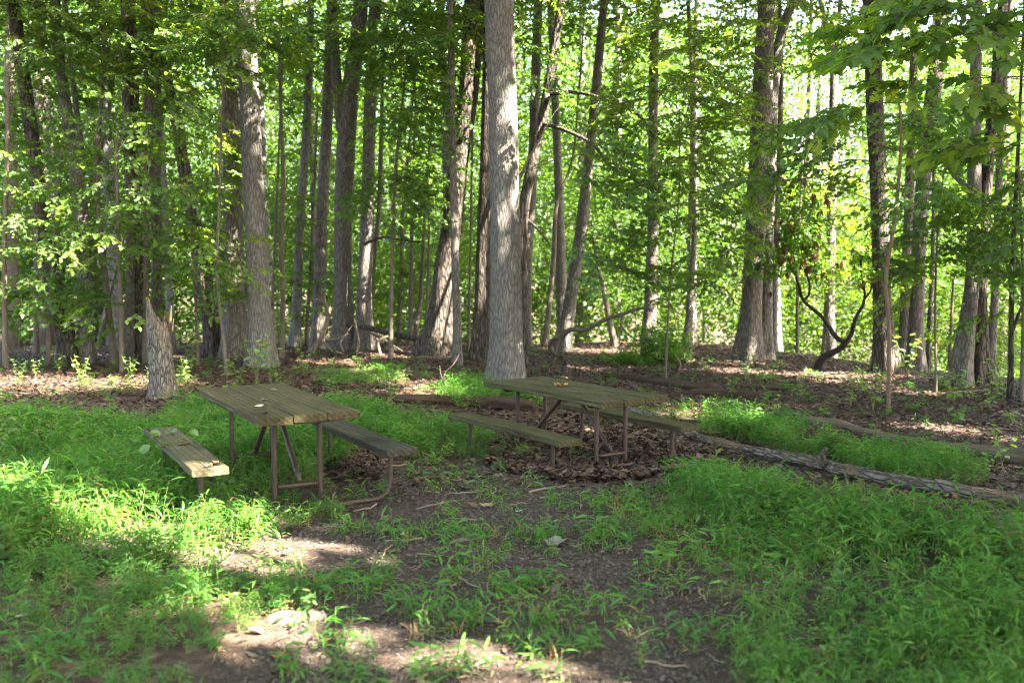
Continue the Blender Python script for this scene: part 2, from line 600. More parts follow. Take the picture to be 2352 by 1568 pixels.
def ground_mat():
    m, nt, out = new_mat('forest_floor')
    geo = N(nt, 'ShaderNodeNewGeometry')
    co = geo.outputs['Position']
    la = N(nt, 'ShaderNodeAttribute', attribute_name='litter')
    ga = N(nt, 'ShaderNodeAttribute', attribute_name='gravel')
    n1 = noise(nt, co, 1.6, 4, 0.6)
    n2 = noise(nt, co, 14, 5, 0.7)
    n3 = noise(nt, co, 70, 3, 0.7)
    soil = ramp(nt, n2, [(0.25, (0.0172, 0.0125, 0.0094)), (0.5, (0.0351, 0.0257, 0.0203)), (0.8, (0.0663, 0.0515, 0.0413))])
    v = N(nt, 'ShaderNodeTexVoronoi')
    v.inputs['Scale'].default_value = 55
    nt.links.new(co, v.inputs['Vector'])
    sep = N(nt, 'ShaderNodeSeparateColor')
    nt.links.new(v.outputs['Color'], sep.inputs[0])
    grav = ramp(nt, sep.outputs[0], [(0.0, (0.0206, 0.0128, 0.0095)), (0.5, (0.0394, 0.0255, 0.0196)), (0.85, (0.0702, 0.0477, 0.0372)), (1.0, (0.1217, 0.0875, 0.0688))])
    grav = mixc(nt, n2, mixc(nt, 0.6, grav, soil), grav)
    v2 = N(nt, 'ShaderNodeTexVoronoi')
    v2.inputs['Scale'].default_value = 15
    nt.links.new(mapping(nt, co, (1, 1, 0.2)), v2.inputs['Vector'])
    s2 = N(nt, 'ShaderNodeSeparateColor')
    nt.links.new(v2.outputs['Color'], s2.inputs[0])
    lit = ramp(nt, s2.outputs[1], [(0.0, (0.0273, 0.0156, 0.0109)), (0.45, (0.0663, 0.0390, 0.0273)), (0.8, (0.1170, 0.0702, 0.0507)), (1.0, (0.1872, 0.1326, 0.1014))])
    lit = mixc(nt, n2, lit, (0.0390, 0.0234, 0.0156))
    c = mixc(nt, ga.outputs['Fac'], soil, grav)
    c = mixc(nt, la.outputs['Fac'], c, lit)
    c = mixc(nt, 0.3, c, mixc(nt, n1, (0.0156, 0.0125, 0.0094), c))
    b = N(nt, 'ShaderNodeBsdfPrincipled')
    nt.links.new(c, b.inputs['Base Color'])
    b.inputs['Roughness'].default_value = 0.92
    b.inputs['Specular IOR Level'].default_value = 0.25
    hs = N(nt, 'ShaderNodeMath', operation='MULTIPLY_ADD')
    nt.links.new(v.outputs['Distance'], hs.inputs[0])
    hs.inputs[1].default_value = -0.6
    nt.links.new(n3, hs.inputs[2])
    bp = N(nt, 'ShaderNodeBump')
    bp.inputs['Strength'].default_value = 0.8
    bp.inputs['Distance'].default_value = 0.02
    nt.links.new(hs.outputs[0], bp.inputs['Height'])
    nt.links.new(bp.outputs[0], b.inputs['Normal'])
    nt.links.new(b.outputs[0], out.inputs[0])
    return m


M_ground = ground_mat()

# ------------------------------------------------------------------ ground zones, drawn as photo outlines laid on the ground
Z_GRASS_L = [(-60, 995), (150, 985), (330, 970), (420, 965), (560, 962), (760, 962), (880, 965), (960, 985), (1080, 1010), (1190, 1030), (1185, 1045),
             (1050, 1055), (950, 1048), (860, 1030), (770, 1050), (720, 1090), (700, 1120), (775, 1150), (790, 1200), (700, 1225), (600, 1245), (500, 1265),
             (430, 1305), (330, 1335), (150, 1345), (-60, 1335)]
Z_GRASS_T = [(1010, 935), (1020, 905), (1060, 890), (1110, 890), (1180, 905), (1250, 940), (1200, 945), (1100, 940)]
Z_GRASS_M = [(1480, 962), (1540, 945), (1640, 950), (1800, 990), (1860, 1030), (2000, 1045), (2180, 1075), (2270, 1095), (2240, 1120), (2120, 1108),
             (1980, 1080), (1860, 1045), (1700, 1016), (1600, 990), (1500, 966)]
Z_GRASS_R = [(1540, 1125), (1620, 1100), (1700, 1105), (1850, 1150), (2000, 1185), (2200, 1215), (2420, 1235), (2420, 1600), (1700, 1600), (1700, 1480),
             (1720, 1400), (1830, 1330), (1880, 1280), (1770, 1225), (1640, 1180), (1560, 1150)]
Z_GRASS_RS = [(1360, 1160), (1560, 1140), (1780, 1225), (1880, 1280), (1820, 1340), (1700, 1340), (1560, 1280), (1400, 1220)]
Z_SPARSE_L = [(-60, 1345), (300, 1340), (480, 1330), (640, 1330), (720, 1400), (560, 1450), (480, 1500), (400, 1600), (-60, 1600)]
Z_SPARSE_R = [(1400, 1160), (1560, 1130), (1800, 1220), (1900, 1280), (1850, 1350), (1740, 1400), (1720, 1600), (1560, 1600), (1560, 1300)]
Z_SPARSE_C = [(620, 1200), (780, 1170), (850, 1230), (1000, 1225), (1300, 1215), (1500, 1230), (1680, 1330), (1700, 1450), (1600, 1490), (1350, 1470), (1000, 1480),
              (800, 1460), (640, 1430), (600, 1300)]
Z_GRAVEL = [(820, 1060), (960, 1050), (1100, 1045), (1180, 1080), (1400, 1110), (1380, 1150), (1500, 1230), (1640, 1330), (1680, 1470), (1640, 1600), (450, 1600),
            (520, 1500), (640, 1440), (560, 1340), (430, 1310), (560, 1225), (760, 1180), (800, 1110)]
Z_LITTER_T = [(1100, 1050), (1200, 1010), (1250, 960), (1480, 960), (1560, 1010), (1640, 1050), (1560, 1090), (1450, 1110), (1300, 1110), (1180, 1085)]


def zones(x, y):
    """photo position of ground points, warped so the outlines come out ragged"""
    z = terrain(x, y)
    px, py = proj(np.stack([x, y, z], -1))
    px = np.clip(px, -40, 2390)
    py = np.clip(py, 0, 1580)
    wob = 26 * fbm(x * 1.3, y * 1.3, 0, 21, 3)
    wob2 = 14 * fbm(x * 1.3, y * 1.3, 0, 31, 3)
    return px + wob, py + wob2


def graded(a, b, fine, lo, hi):
    core = np.arange(a, b + 1e-6, fine)
    up, s, v = [], fine, b
    while v < hi:
        s *= 1.22
        v += s
        up.append(v)
    dn, s, v = [], fine, a
    while v > lo:
        s *= 1.22
        v -= s
        dn.append(v)
    return np.array(dn[::-1] + core.tolist() + up)


gx = graded(-13, 13, 0.14, -420, 420)
gy = graded(2.5, 26, 0.14, -120, 600)
GX, GY = np.meshgrid(gx, gy)
GZ = terrain(GX, GY) + 0.012 * fbm(GX * 5, GY * 5, 0, 77, 2)
gpx, gpy = zones(GX, GY)
is_gravel = inpoly(gpx, gpy, Z_GRAVEL).astype(float) * (GY < 14)
near_grass = (inpoly(gpx, gpy, Z_GRASS_L) | inpoly(gpx, gpy, Z_GRASS_R) | inpoly(gpx, gpy, Z_GRASS_M)) & (GY < 14)
is_litter = np.where(near_grass, 0.25, 1.0) * (1 - is_gravel)
is_litter = np.where(inpoly(gpx, gpy, Z_LITTER_T) & (GY < 14), 1.0, is_litter)


def blur(a, n=3):
    for _ in range(n):
        b = a.copy()
        b[1:-1, 1:-1] = (a[1:-1, 1:-1] * 2 + a[:-2, 1:-1] + a[2:, 1:-1] + a[1:-1, :-2] + a[1:-1, 2:]) / 6
        a = b
    return a


is_gravel, is_litter = blur(is_gravel), blur(is_litter)
nx, ny = len(gx), len(gy)
idx = np.arange(nx * ny).reshape(ny, nx)
gme = bpy.data.meshes.new('forest_ground')
gme.from_pydata(np.stack([GX, GY, GZ], -1).reshape(-1, 3).tolist(), [],
                np.stack([idx[:-1, :-1], idx[:-1, 1:], idx[1:, 1:], idx[1:, :-1]], -1).reshape(-1, 4).tolist())
gme.polygons.foreach_set('use_smooth', np.ones(len(gme.polygons), bool))
for nm, arr in (('litter', is_litter), ('gravel', is_gravel)):
    a_ = gme.attributes.new(nm, 'FLOAT', 'POINT')
    a_.data.foreach_set('value', arr.reshape(-1).astype(np.float32))
gme.materials.append(M_ground)
tag(link('forest_ground', gme), kind='structure', label='forest floor of dirt, gravel and brown leaf litter')

# ------------------------------------------------------------------ leaf and twig shapes for scattering
HEX = (np.array([[0, 0, 0], [0.28, 0.40, 0.04], [0.66, 0.34, 0.03], [1, 0, -0.06], [0.66, -0.34, 0.03], [0.28, -0.40, 0.04]]), [(0, 1, 2, 3), (0, 3, 4, 5)])
BLADE = (np.array([[0, 0, 0], [0.32, 0.5, 0.09], [0.32, -0.5, 0.09], [0.68, 0.38, 0.02], [0.68, -0.38, 0.02], [1, 0, -0.16]]),
         [(0, 2, 1), (1, 2, 4, 3), (3, 4, 5)])
_ml = [(0, 0), (0.12, 0.34), (0.02, 0.52), (0.30, 0.42), (0.48, 0.62), (0.55, 0.26), (0.72, 0.30), (1.0, 0.0),
       (0.72, -0.30), (0.55, -0.26), (0.48, -0.62), (0.30, -0.42), (0.02, -0.52), (0.12, -0.34)]
MAPLE = (np.array([[a, b, 0.22 * abs(b) - 0.25 * a * a] for a, b in _ml] + [[0.34, 0, -0.02]]), [(i, (i + 1) % 14, 14) for i in range(14)])
ELM = (np.array([[0, 0, 0], [0.22, 0.27, 0.04], [0.55, 0.30, 0.02], [0.82, 0.15, -0.03], [1, 0, -0.08], [0.82, -0.15, -0.03], [0.55, -0.30, 0.02], [0.22, -0.27, 0.04], [0.5, 0, -0.02]]),
       [(i, (i + 1) % 8, 8) for i in range(8)])


def put_leaf(mb, shape, pos, yaw, pitch, roll, L, W, r):
    v, f = shape
    v = v * np.array([L, W, L])
    cr, sr = math.cos(roll), math.sin(roll)
    v = np.stack([v[:, 0], v[:, 1] * cr - v[:, 2] * sr, v[:, 1] * sr + v[:, 2] * cr], -1)
    cp, sp = math.cos(pitch), math.sin(pitch)
    v = np.stack([v[:, 0] * cp - v[:, 2] * sp, v[:, 1], v[:, 0] * sp + v[:, 2] * cp], -1)
    c, s = math.cos(yaw), math.sin(yaw)
    v = np.stack([v[:, 0] * c - v[:, 1] * s, v[:, 0] * s + v[:, 1] * c, v[:, 2]], -1)
    mb.add(v + np.asarray(pos), f, r)


def proto(name, mb, mat, attr=True):
    return bpy.data.objects.new(name, mb.mesh(name, mat, False, attr))


def proto2(name, parts):
    """several (MB, material) merged in one mesh with material slots"""
    mb = MB()
    mi = []
    for k, (p, m) in enumerate(parts):
        if not p.f:
            continue
        base = mb.n
        mb.v += p.v
        mb.f += [tuple(i + base for i in f) for f in p.f]
        mb.a += p.a
        mb.n += p.n
        mi += [k] * len(p.f)
    me = mb.mesh(name, None, False, True)
    for _, m in parts:
        me.materials.append(m)
    me.polygons.foreach_set('material_index', np.array(mi, np.int32))
    return bpy.data.objects.new(name, me)


def spray(name, seed, shape, L, leafL, leafW, n, mat, droop=0.35, side=3):
    r = np.random.default_rng(seed)
    lv, tw = MB(), MB()
    axes = [(np.zeros(3), 0.0, L)]
    for k in range(side):
        t = (k + 1) / (side + 1) * 0.75
        axes.append((np.array([L * t, 0, -droop * L * t * t * 0.5]), (1 if k % 2 else -1) * r.uniform(0.5, 0.9), L * r.uniform(0.4, 0.6)))
    for o, yaw, ln in axes:
        m = 6
        t = np.linspace(0, 1, m)
        bend = r.normal(0, 0.08)
        p = np.stack([t * ln * math.cos(yaw), t * ln * math.sin(yaw) + bend * t * t * ln, -droop * ln * t * t * 0.5], -1) + o
        tw.add(*tube(p, np.linspace(0.006, 0.002, m) * (L / 0.6), 3, None, False))
        nl = max(3, int(n * ln / L))
        for i in range(nl):
            tt = (i + 0.6) / nl
            j = tt * (m - 1)
            a = int(min(j, m - 2))
            pos = p[a] + (p[a + 1] - p[a]) * (j - a)
            sgn = 1 if i % 2 else -1
            s = r.uniform(0.7, 1.15)
            put_leaf(lv, shape, pos + r.normal(0, 0.012, 3), yaw + sgn * r.uniform(0.5, 1.25) * (1 if tt < 0.93 else 0.1),
                     -r.uniform(0.0, 0.7), r.normal(0, 0.35), leafL * s, leafW * s, r.random())
    return proto2(name, [(lv, mat), (tw, M_twig)])


def clump(name, seed, rad, flat, n, leafL, leafW, mat, shape=HEX):
    r = np.random.default_rng(seed)
    mb = MB()
    for i in range(n):
        d = r.normal(0, 1, 3)
        d /= np.linalg.norm(d)
        pos = d * rad * r.uniform(0.2, 1) ** 0.6 * np.array([1, 1, flat])
        s = r.uniform(0.7, 1.2)
        put_leaf(mb, shape, pos, math.atan2(d[1], d[0]) + r.normal(0, 0.9), -r.uniform(-0.25, 0.9), r.normal(0, 0.5), leafL * s, leafW * s, r.random())
    return proto(name, mb, mat)


SPRAY = [spray('beech_spray', 1, ELM, 0.62, 0.082, 0.085, 13, M_leaf), spray('beech_spray', 2, ELM, 0.70, 0.075, 0.08, 15, M_leaf, 0.5, 4),
         spray('beech_spray', 3, ELM, 0.55, 0.09, 0.09, 11, M_leaf, 0.2, 3), spray('beech_spray', 33, HEX, 0.6, 0.07, 0.06, 16, M_leaf, 0.9, 4)]
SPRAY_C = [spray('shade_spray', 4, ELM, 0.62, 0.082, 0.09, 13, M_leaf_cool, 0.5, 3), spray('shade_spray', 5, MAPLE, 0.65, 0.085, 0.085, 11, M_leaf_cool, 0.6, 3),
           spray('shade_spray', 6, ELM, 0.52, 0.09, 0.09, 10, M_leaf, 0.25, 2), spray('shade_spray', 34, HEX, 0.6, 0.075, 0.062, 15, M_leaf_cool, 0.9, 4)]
MAPLES = [spray('maple_spray', 7, MAPLE, 0.55, 0.12, 0.11, 7, M_leaf, 0.5, 3), spray('maple_spray', 8, MAPLE, 0.6, 0.13, 0.12, 8, M_leaf, 0.4, 3),
          spray('maple_spray', 9, MAPLE, 0.48, 0.11, 0.10, 6, M_leaf_cool, 0.6, 2)]
CLUMP = [clump('canopy_clump', 10 + k, 0.55, 0.55, 34, 0.14, 0.13, M_leaf) for k in range(3)]
CANOPY = [clump('high_canopy_clump', 30 + k, 0.62, 0.55, 15, 0.23, 0.20, M_leaf) for k in range(3)]
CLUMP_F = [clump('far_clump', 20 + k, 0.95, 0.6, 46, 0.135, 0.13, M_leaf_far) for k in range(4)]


def spiky(name, seed):
    r = np.random.default_rng(seed)
    lv = MB()
    for i in range(14):
        put_leaf(lv, HEX, r.normal(0, 0.04, 3), r.uniform(0, 6.28), r.uniform(-1.0, 0.5), 0, r.uniform(0.09, 0.14), 0.045, r.random())
    return proto(name, lv, M_leaf_cool)


def dryclump(name, seed):
    r = np.random.default_rng(seed)
    lv = MB()
    for i in range(7):
        put_leaf(lv, HEX, r.normal(0, 0.03, 3), r.uniform(0, 6.28), -r.uniform(1.1, 1.5), r.normal(0, 0.5), r.uniform(0.10, 0.17), 0.05, r.random())
    return proto(name, lv, M_leaf_dry)


LAUREL = [spiky('laurel_whorl', 40), spiky('laurel_whorl', 41), dryclump('hanging_dry_leaves', 42)]


def grass_plant(name, seed, h, stems, mat=None, leaf=0.085, wid=0.017, per=7, sprd=0.06):
    r = np.random.default_rng(seed)
    lv, st, dr = MB(), MB(), MB()
    for s in range(stems):
        hh = h * r.uniform(0.65, 1.1)
        az = r.uniform(0, 6.28)
        lean = r.uniform(0.1, 0.5) * hh
        o = np.array([r.normal(0, sprd), r.normal(0, sprd), -0.02])
        t = np.linspace(0, 1, 5)
        p = o + np.stack([lean * t ** 1.8 * math.cos(az), lean * t ** 1.8 * math.sin(az), hh * t], -1)
        st.add(*tube(p, np.linspace(0.0016, 0.0008, 5), 3, None, False))
        for i in range(per):
            tt = 0.16 + 0.84 * (i + r.uniform(0, 0.6)) / per
            j = min(tt, 0.999) * 4
            a = int(j)
            pos = p[a] + (p[a + 1] - p[a]) * (j - a)
            sz = r.uniform(0.7, 1.2) * (0.75 + 0.4 * tt)
            yaw = az + i * 2.4 + r.normal(0, 0.6)
            pit = r.uniform(-0.15, 0.75) if tt > 0.85 else r.uniform(-0.5, 0.45)
            tgt = dr if (tt < 0.4 and r.random() < 0.35) else lv
            put_leaf(tgt, BLADE, pos, yaw, pit, r.normal(0, 0.4), leaf * sz, wid * sz, r.random())
    return proto2(name, [(lv, mat or M_grass), (st, M_stem), (dr, M_straw)])


GRASS = [grass_plant('stiltgrass_plant', 50 + k, 0.29, 7, None, 0.088, 0.0135, 9) for k in range(5)]
GRASS_S = [grass_plant('short_stiltgrass_plant', 60 + k, 0.13, 4, None, 0.07, 0.0115, 6, 0.045) for k in range(4)]


def weed(name, seed, h, L, mat):
    r = np.random.default_rng(seed)
    lv, st = MB(), MB()
    for b in range(3):
        az = r.uniform(0, 6.28)
        t = np.linspace(0, 1, 5)
        p = np.stack([r.normal(0, 0.04) + 0.3 * h * t ** 1.6 * math.cos(az), r.normal(0, 0.04) + 0.3 * h * t ** 1.6 * math.sin(az), h * t * r.uniform(0.6, 1.1)], -1)
        st.add(*tube(p, np.linspace(0.002, 0.001, 5), 3, None, False))
        for i in range(7):
            j = (0.25 + 0.74 * i / 7) * 4
            a = int(j)
            put_leaf(lv, ELM, p[a] + (p[a + 1] - p[a]) * (j - a), az + 2.4 * i, r.uniform(-0.4, 0.3), r.normal(0, 0.4), L * r.uniform(0.6, 1.2), L * r.uniform(0.7, 1.1), r.random())
    return proto2(name, [(lv, mat), (st, M_stem)])


GRASS += [weed('broadleaf_weed', 75, 0.24, 0.06, M_seed), weed('broadleaf_weed', 76, 0.3, 0.075, M_leaf_cool), grass_plant('yellowed_stiltgrass_plant', 57, 0.27, 4, M_straw, 0.09, 0.014, 6)]


def tuft(name, seed, h, n, mat):
    r = np.random.default_rng(seed)
    mb = MB()
    for i in range(n):
        az = r.uniform(0, 6.28)
        ln = h * r.uniform(0.6, 1.1)
        put_leaf(mb, BLADE, (r.normal(0, 0.015), r.normal(0, 0.015), -0.01), az, r.uniform(0.6, 1.45), 0, ln, 0.005, r.random())
    return proto(name, mb, mat)


GRASS_S += [tuft('straw_tuft', 71, 0.10, 12, M_straw), tuft('fine_grass_tuft', 72, 0.12, 14, M_grass)]


def dead_leaf(name, seed):
    r = np.random.default_rng(seed)
    n = 9
    th = np.linspace(0, 2 * np.pi, n, endpoint=False)
    rr = 0.5 + 0.16 * r.normal(0, 1, n)
    x, y = np.cos(th) * rr * 1.0, np.sin(th) * rr * 0.62
    curl = r.uniform(0.1, 0.6)
    z = curl * (y ** 2) * r.choice([1, 1, -0.6]) + 0.35 * r.normal(0, 1) * x * y + 0.05 * r.normal(0, 1, n)
    v = np.vstack([np.stack([x, y, z + 0.05], -1), [[0, 0, 0.02]]])
    mb = MB()
    mb.add(v, [(i, (i + 1) % n, n) for i in range(n)])
    return proto(name, mb, M_litter, False)


LITTER = [dead_leaf('dead_leaf', 80 + k) for k in range(6)]


def pebble(name, seed):
    r = np.random.default_rng(seed)
    v = []
    for z, k, rr in ((-0.3, 5, 0.8), (0.15, 6, 1.0), (0.5, 4, 0.55)):
        for i in range(k):
            a = 6.2832 * i / k + r.uniform(-0.3, 0.3)
            v.append((rr * math.cos(a) * r.uniform(0.8, 1.15), rr * math.sin(a) * r.uniform(0.6, 0.9), z * r.uniform(0.8, 1.2)))
    import bmesh
    bm = bmesh.new()
    for p in v:
        bm.verts.new(p)
    bmesh.ops.convex_hull(bm, input=bm.verts)
    me = bpy.data.meshes.new(name)
    bm.to_mesh(me)
    bm.free()
    me.materials.append(M_stone)
    return bpy.data.objects.new(name, me)


PEBBLE = [pebble('pebble', 90 + k) for k in range(4)]


def scatter_group(name, objs):
    ng = bpy.data.node_groups.new(name, 'GeometryNodeTree')
    ng.interface.new_socket('Geometry', in_out='INPUT', socket_type='NodeSocketGeometry')
    ng.interface.new_socket('Geometry', in_out='OUTPUT', socket_type='NodeSocketGeometry')
    gi, go = ng.nodes.new('NodeGroupInput'), ng.nodes.new('NodeGroupOutput')
    jn = ng.nodes.new('GeometryNodeJoinGeometry')
    for o in reversed(objs):
        oi = ng.nodes.new('GeometryNodeObjectInfo')
        oi.inputs['Object'].default_value = o
        oi.inputs['As Instance'].default_value = False
        g2 = ng.nodes.new('GeometryNodeGeometryToInstance')
        ng.links.new(oi.outputs['Geometry'], g2.inputs[0])
        ng.links.new(g2.outputs[0], jn.inputs[0])
    ip = ng.nodes.new('GeometryNodeInstanceOnPoints')
    ng.links.new(gi.outputs[0], ip.inputs['Points'])
    ng.links.new(jn.outputs[0], ip.inputs['Instance'])
    ip.inputs['Pick Instance'].default_value = True

    def na(nm, tp):
        n = ng.nodes.new('GeometryNodeInputNamedAttribute')
        n.data_type = tp
        n.inputs['Name'].default_value = nm
        return n.outputs['Attribute']
    ng.links.new(na('pid', 'INT'), ip.inputs['Instance Index'])
    e2r = ng.nodes.new('FunctionNodeEulerToRotation')
    ng.links.new(na('rot', 'FLOAT_VECTOR'), e2r.inputs[0])
    ng.links.new(e2r.outputs[0], ip.inputs['Rotation'])
    ng.links.new(na('scl', 'FLOAT'), ip.inputs['Scale'])
    ng.links.new(ip.outputs[0], go.inputs[0])
    return ng


G_SPRAY, G_SPRAY_C, G_MAPLE = scatter_group('sprays', SPRAY), scatter_group('shade_sprays', SPRAY_C), scatter_group('maple_sprays', MAPLES)
G_CANOPY = scatter_group('high_canopy_clumps', CANOPY)
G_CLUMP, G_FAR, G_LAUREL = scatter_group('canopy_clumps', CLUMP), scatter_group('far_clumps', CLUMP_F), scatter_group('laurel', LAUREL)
G_GRASS, G_GRASS_S = scatter_group('grass', GRASS), scatter_group('short_grass', GRASS_S)
G_LITTER, G_PEBBLE = scatter_group('litter', LITTER), scatter_group('pebbles', PEBBLE)
NPROTO = {G_SPRAY: 4, G_SPRAY_C: 4, G_MAPLE: 3, G_CLUMP: 3, G_CANOPY: 3, G_FAR: 4, G_LAUREL: 3, G_GRASS: 8, G_GRASS_S: 6, G_LITTER: 6, G_PEBBLE: 4}


def scatter(name, P, rot, scl, ng, parent=None, pid=None):
    P = np.asarray(P, float)
    n = len(P)
    me = bpy.data.meshes.new(name)
    me.vertices.add(n)
    me.vertices.foreach_set('co', P.reshape(-1).astype(np.float32))
    a = me.attributes.new('rot', 'FLOAT_VECTOR', 'POINT')
    a.data.foreach_set('vector', np.asarray(rot, np.float32).reshape(-1))
    a = me.attributes.new('scl', 'FLOAT', 'POINT')
    a.data.foreach_set('value', np.asarray(scl, np.float32))
    a = me.attributes.new('pid', 'INT', 'POINT')
    if pid is None:
        pid = rng.integers(0, NPROTO[ng], n)
    a.data.foreach_set('value', np.asarray(pid, np.int32))
    me.update()
    o = link(name, me, parent)
    md = o.modifiers.new('scatter', 'NODES')
    md.node_group = ng
    return o


# gaps in the leaf canopy: sun shafts that reach these spots (point, radius)
SHAFTS = []


def shaft(p, r):
    SHAFTS.append((np.asarray(p, float), r))


def carve(P, pad):
    keep = np.ones(len(P), bool)
    for c, r in SHAFTS:
        w = P - c
        t = w @ S
        d = np.linalg.norm(w - t[:, None] * S, axis=1)
        keep &= ~((t > 1.2) & (d < r + pad))
    return keep


def low_at(px, py, z):
    """point at height z above the flat clearing seen at a photo position"""
    Yq = 6.0
    for _ in range(40):
        p = at(px, py, Yq)
        Yq *= (HC - z) / max(HC - p[2], 0.05)
    return at(px, py, Yq)


for px, py, z, r in [(470, 1205, 0.15, 0.55), (540, 1165, 0.22, 0.55), (590, 1140, 0.25, 0.2), (430, 1250, 0.05, 0.4), (480, 1255, 0.02, 0.25), (40, 1110, 0.3, 0.1), (170, 1125, 0.3, 0.05), (330, 1150, 0.25, 0.05),
                     (420, 1375, 0.03, 0.05), (520, 1385, 0.03, 0.1), (590, 1365, 0.03, 0.0), (1160, 1550, 0, 0.15), (1250, 1540, 0, 0.2), (1340, 1540, 0, 0.2), (560, 1545, 0, 0.0),
                     (2200, 1230, 0.25, -0.15), (480, 1080, 0.42, -0.2), (0, 1000, 0.5, 0.2)]:
    shaft(low_at(px, py, z), r)
for px in range(20, 330, 75):
    shaft(ground_at(px, 878 + (px % 40) / 4), 0.35)
for px, py, r in [(930, 880, 0.3), (980, 905, 0.3), (740, 835, 0.4), (850, 850, 0.3), (1330, 806, 0.6), (1430, 803, 0.5), (1500, 812, 0.4), (1560, 835, 0.3), (1330, 845, 0.25),
                  (1250, 870, 0.2), (1700, 850, 0.3), (1850, 868, 0.4), (1950, 880, 0.4), (2050, 900, 0.4), (2150, 905, 0.4), (2060, 975, 0.25), (2160, 985, 0.3),
                  (2260, 1000, 0.3), (2330, 960, 0.3), (1900, 930, 0.25), (1330, 1000, 0.2), (1560, 950, 0.25), (1640, 985, 0.2), (2300, 1085, 0.2)]:
    shaft(ground_at(px, py), r - (0.28 if px > 1700 else 0.12))
for px, py, Y, r in [(1182, 470, 16.4, -0.38), (1184, 620, 16.4, -0.3), (1172, 700, 16.4, -0.34), (1182, 665, 16.4, -0.36), (1085, 200, 20.5, 0.45), (1080, 330, 20.5, 0.4), (1075, 420, 20.5, 0.2), (1010, 720, 20.5, 0.35),
                     (575, 210, 18.7, 0.2), (582, 330, 18.7, 0.22), (530, 560, 20, 0.2), (590, 470, 18.7, 0.12), (1745, 800, 20, 0.3), (2040, 835, 18, 0.3), (2270, 330, 17, 0.3)]:
    shaft(at(px, py, Y), r)

# ------------------------------------------------------------------ trees
TREES = {}


def bark_disp(seed, base_z, r0, flare=0.35, ridge=0.05, lob=5):
    ph = (seed * 1.7) % 6.28

    def f(th, k, P):
        z = P[:, 2][:, None]
        h = np.maximum(z - base_z, 0)
        c, s = np.cos(th), np.sin(th)
        a = 1 + ridge * (1 - 2 * np.abs(vnoise(c * 5.5 + z * 0.15, s * 5.5, z * 1.3, seed))) + ridge * 0.8 * fbm(c * 1.3, s * 1.3, z * 0.8, seed + 9, 2)
        fl = np.exp(-h / (0.28 + r0 * 0.7))
        a = a + flare * fl * (0.7 + 0.55 * np.cos(lob * th + ph) + 0.3 * np.cos((lob - 2) * th + ph * 2))
        return a
    return f


def trunk_path(base, pts, Y, H, hide=0.3):
    """pts: photo (px, py, width) from the base up; returns world path rows (x, y, z, r)"""
    rows = []
    for px, py, w in pts:
        p = at(px, py, Y)
        rows.append([p[0], p[1], p[2], 0.5 * w * Y / FP])
    rows = np.array(rows)
    rows[0, :3] = base
    top = rows[-1]
    if H > top[2] + 0.5:
        d = (rows[-1] - rows[-2])[:3] / max(rows[-1][2] - rows[-2][2], 0.2)
        dz = H - top[2]
        dxy = np.clip(d[:2], -0.12, 0.12)
        mid = [top[0] + dxy[0] * dz * 0.5, top[1] + dxy[1] * dz * 0.5 + rng.normal(0, 0.2), top[2] + dz * 0.5, top[3] * 0.7]
        end = [top[0] + dxy[0] * dz * 0.8 + rng.normal(0, 0.3), top[1], H, top[3] * 0.22]
        rows = np.vstack([rows, mid, end])
    down = rows[0].copy()
    down[2] -= hide
    return np.vstack([down, rows])


def resample(rows, zfine, fine, coarse):
    n1 = max(8, int(max(zfine - rows[0][2], 0.5) / fine))
    seg = np.linalg.norm(np.diff(rows[:, :3], axis=0), axis=1)
    s = np.r_[0, np.cumsum(seg)]
    tot = s[-1]
    big = spline(rows, 400)
    ss = np.r_[0, np.cumsum(np.linalg.norm(np.diff(big[:, :3], axis=0), axis=1))]
    cut = np.interp(zfine, big[:, 2], ss) if big[-1, 2] > zfine else ss[-1]
    q = np.r_[np.arange(0, cut, fine), np.arange(cut, ss[-1], coarse), ss[-1]]
    return np.stack([np.interp(q, ss, big[:, k]) for k in range(4)], -1)


def canopy_points(c, rad, n, seed):
    r = np.random.default_rng(seed)
    d = r.normal(0, 1, (n, 3))
    d /= np.linalg.norm(d, axis=1)[:, None]
    rr = r.uniform(0.25, 1, n) ** 0.5
    P = np.asarray(c) + d * rr[:, None] * np.asarray(rad)
    P += 0.5 * np.stack([vnoise(P[:, 0], P[:, 1], P[:, 2], seed), vnoise(P[:, 1], P[:, 2], P[:, 0], seed + 1), 0 * P[:, 0]], -1)
    # lumpy: thin out where a coarse noise is low, so light comes through in patches
    keep = vnoise(P[:, 0] * 0.55, P[:, 1] * 0.55, P[:, 2] * 0.55, 101) > -0.42
    P = P[keep]
    return P, r


def crown_obj(parent, P, r, ng, smin, smax, tilt=0.35, pad=0.62, name='crown'):
    P = P[carve(P, pad)]
    n = len(P)
    rot = np.stack([r.normal(0, tilt, n), r.normal(0, tilt, n), r.uniform(0, 6.28, n)], -1)
    o = scatter(name, P, rot, r.uniform(smin, smax, n), ng, parent, r.integers(0, NPROTO[ng], n))
    o['kind'] = 'stuff'
    return o


def branch(parent, a, b, r0, mat, sag=0.15, M=6, name='branch', r1=None):
    a, b = np.asarray(a, float), np.asarray(b, float)
    L = np.linalg.norm(b - a)
    mid = (a + b) / 2 + np.array([rng.normal(0, 0.06) * L, rng.normal(0, 0.06) * L, sag * L])
    return tube_obj(name, spline([a, mid, b], 9), np.linspace(r0, r1 or r0 * 0.3, 9), mat, parent, M)


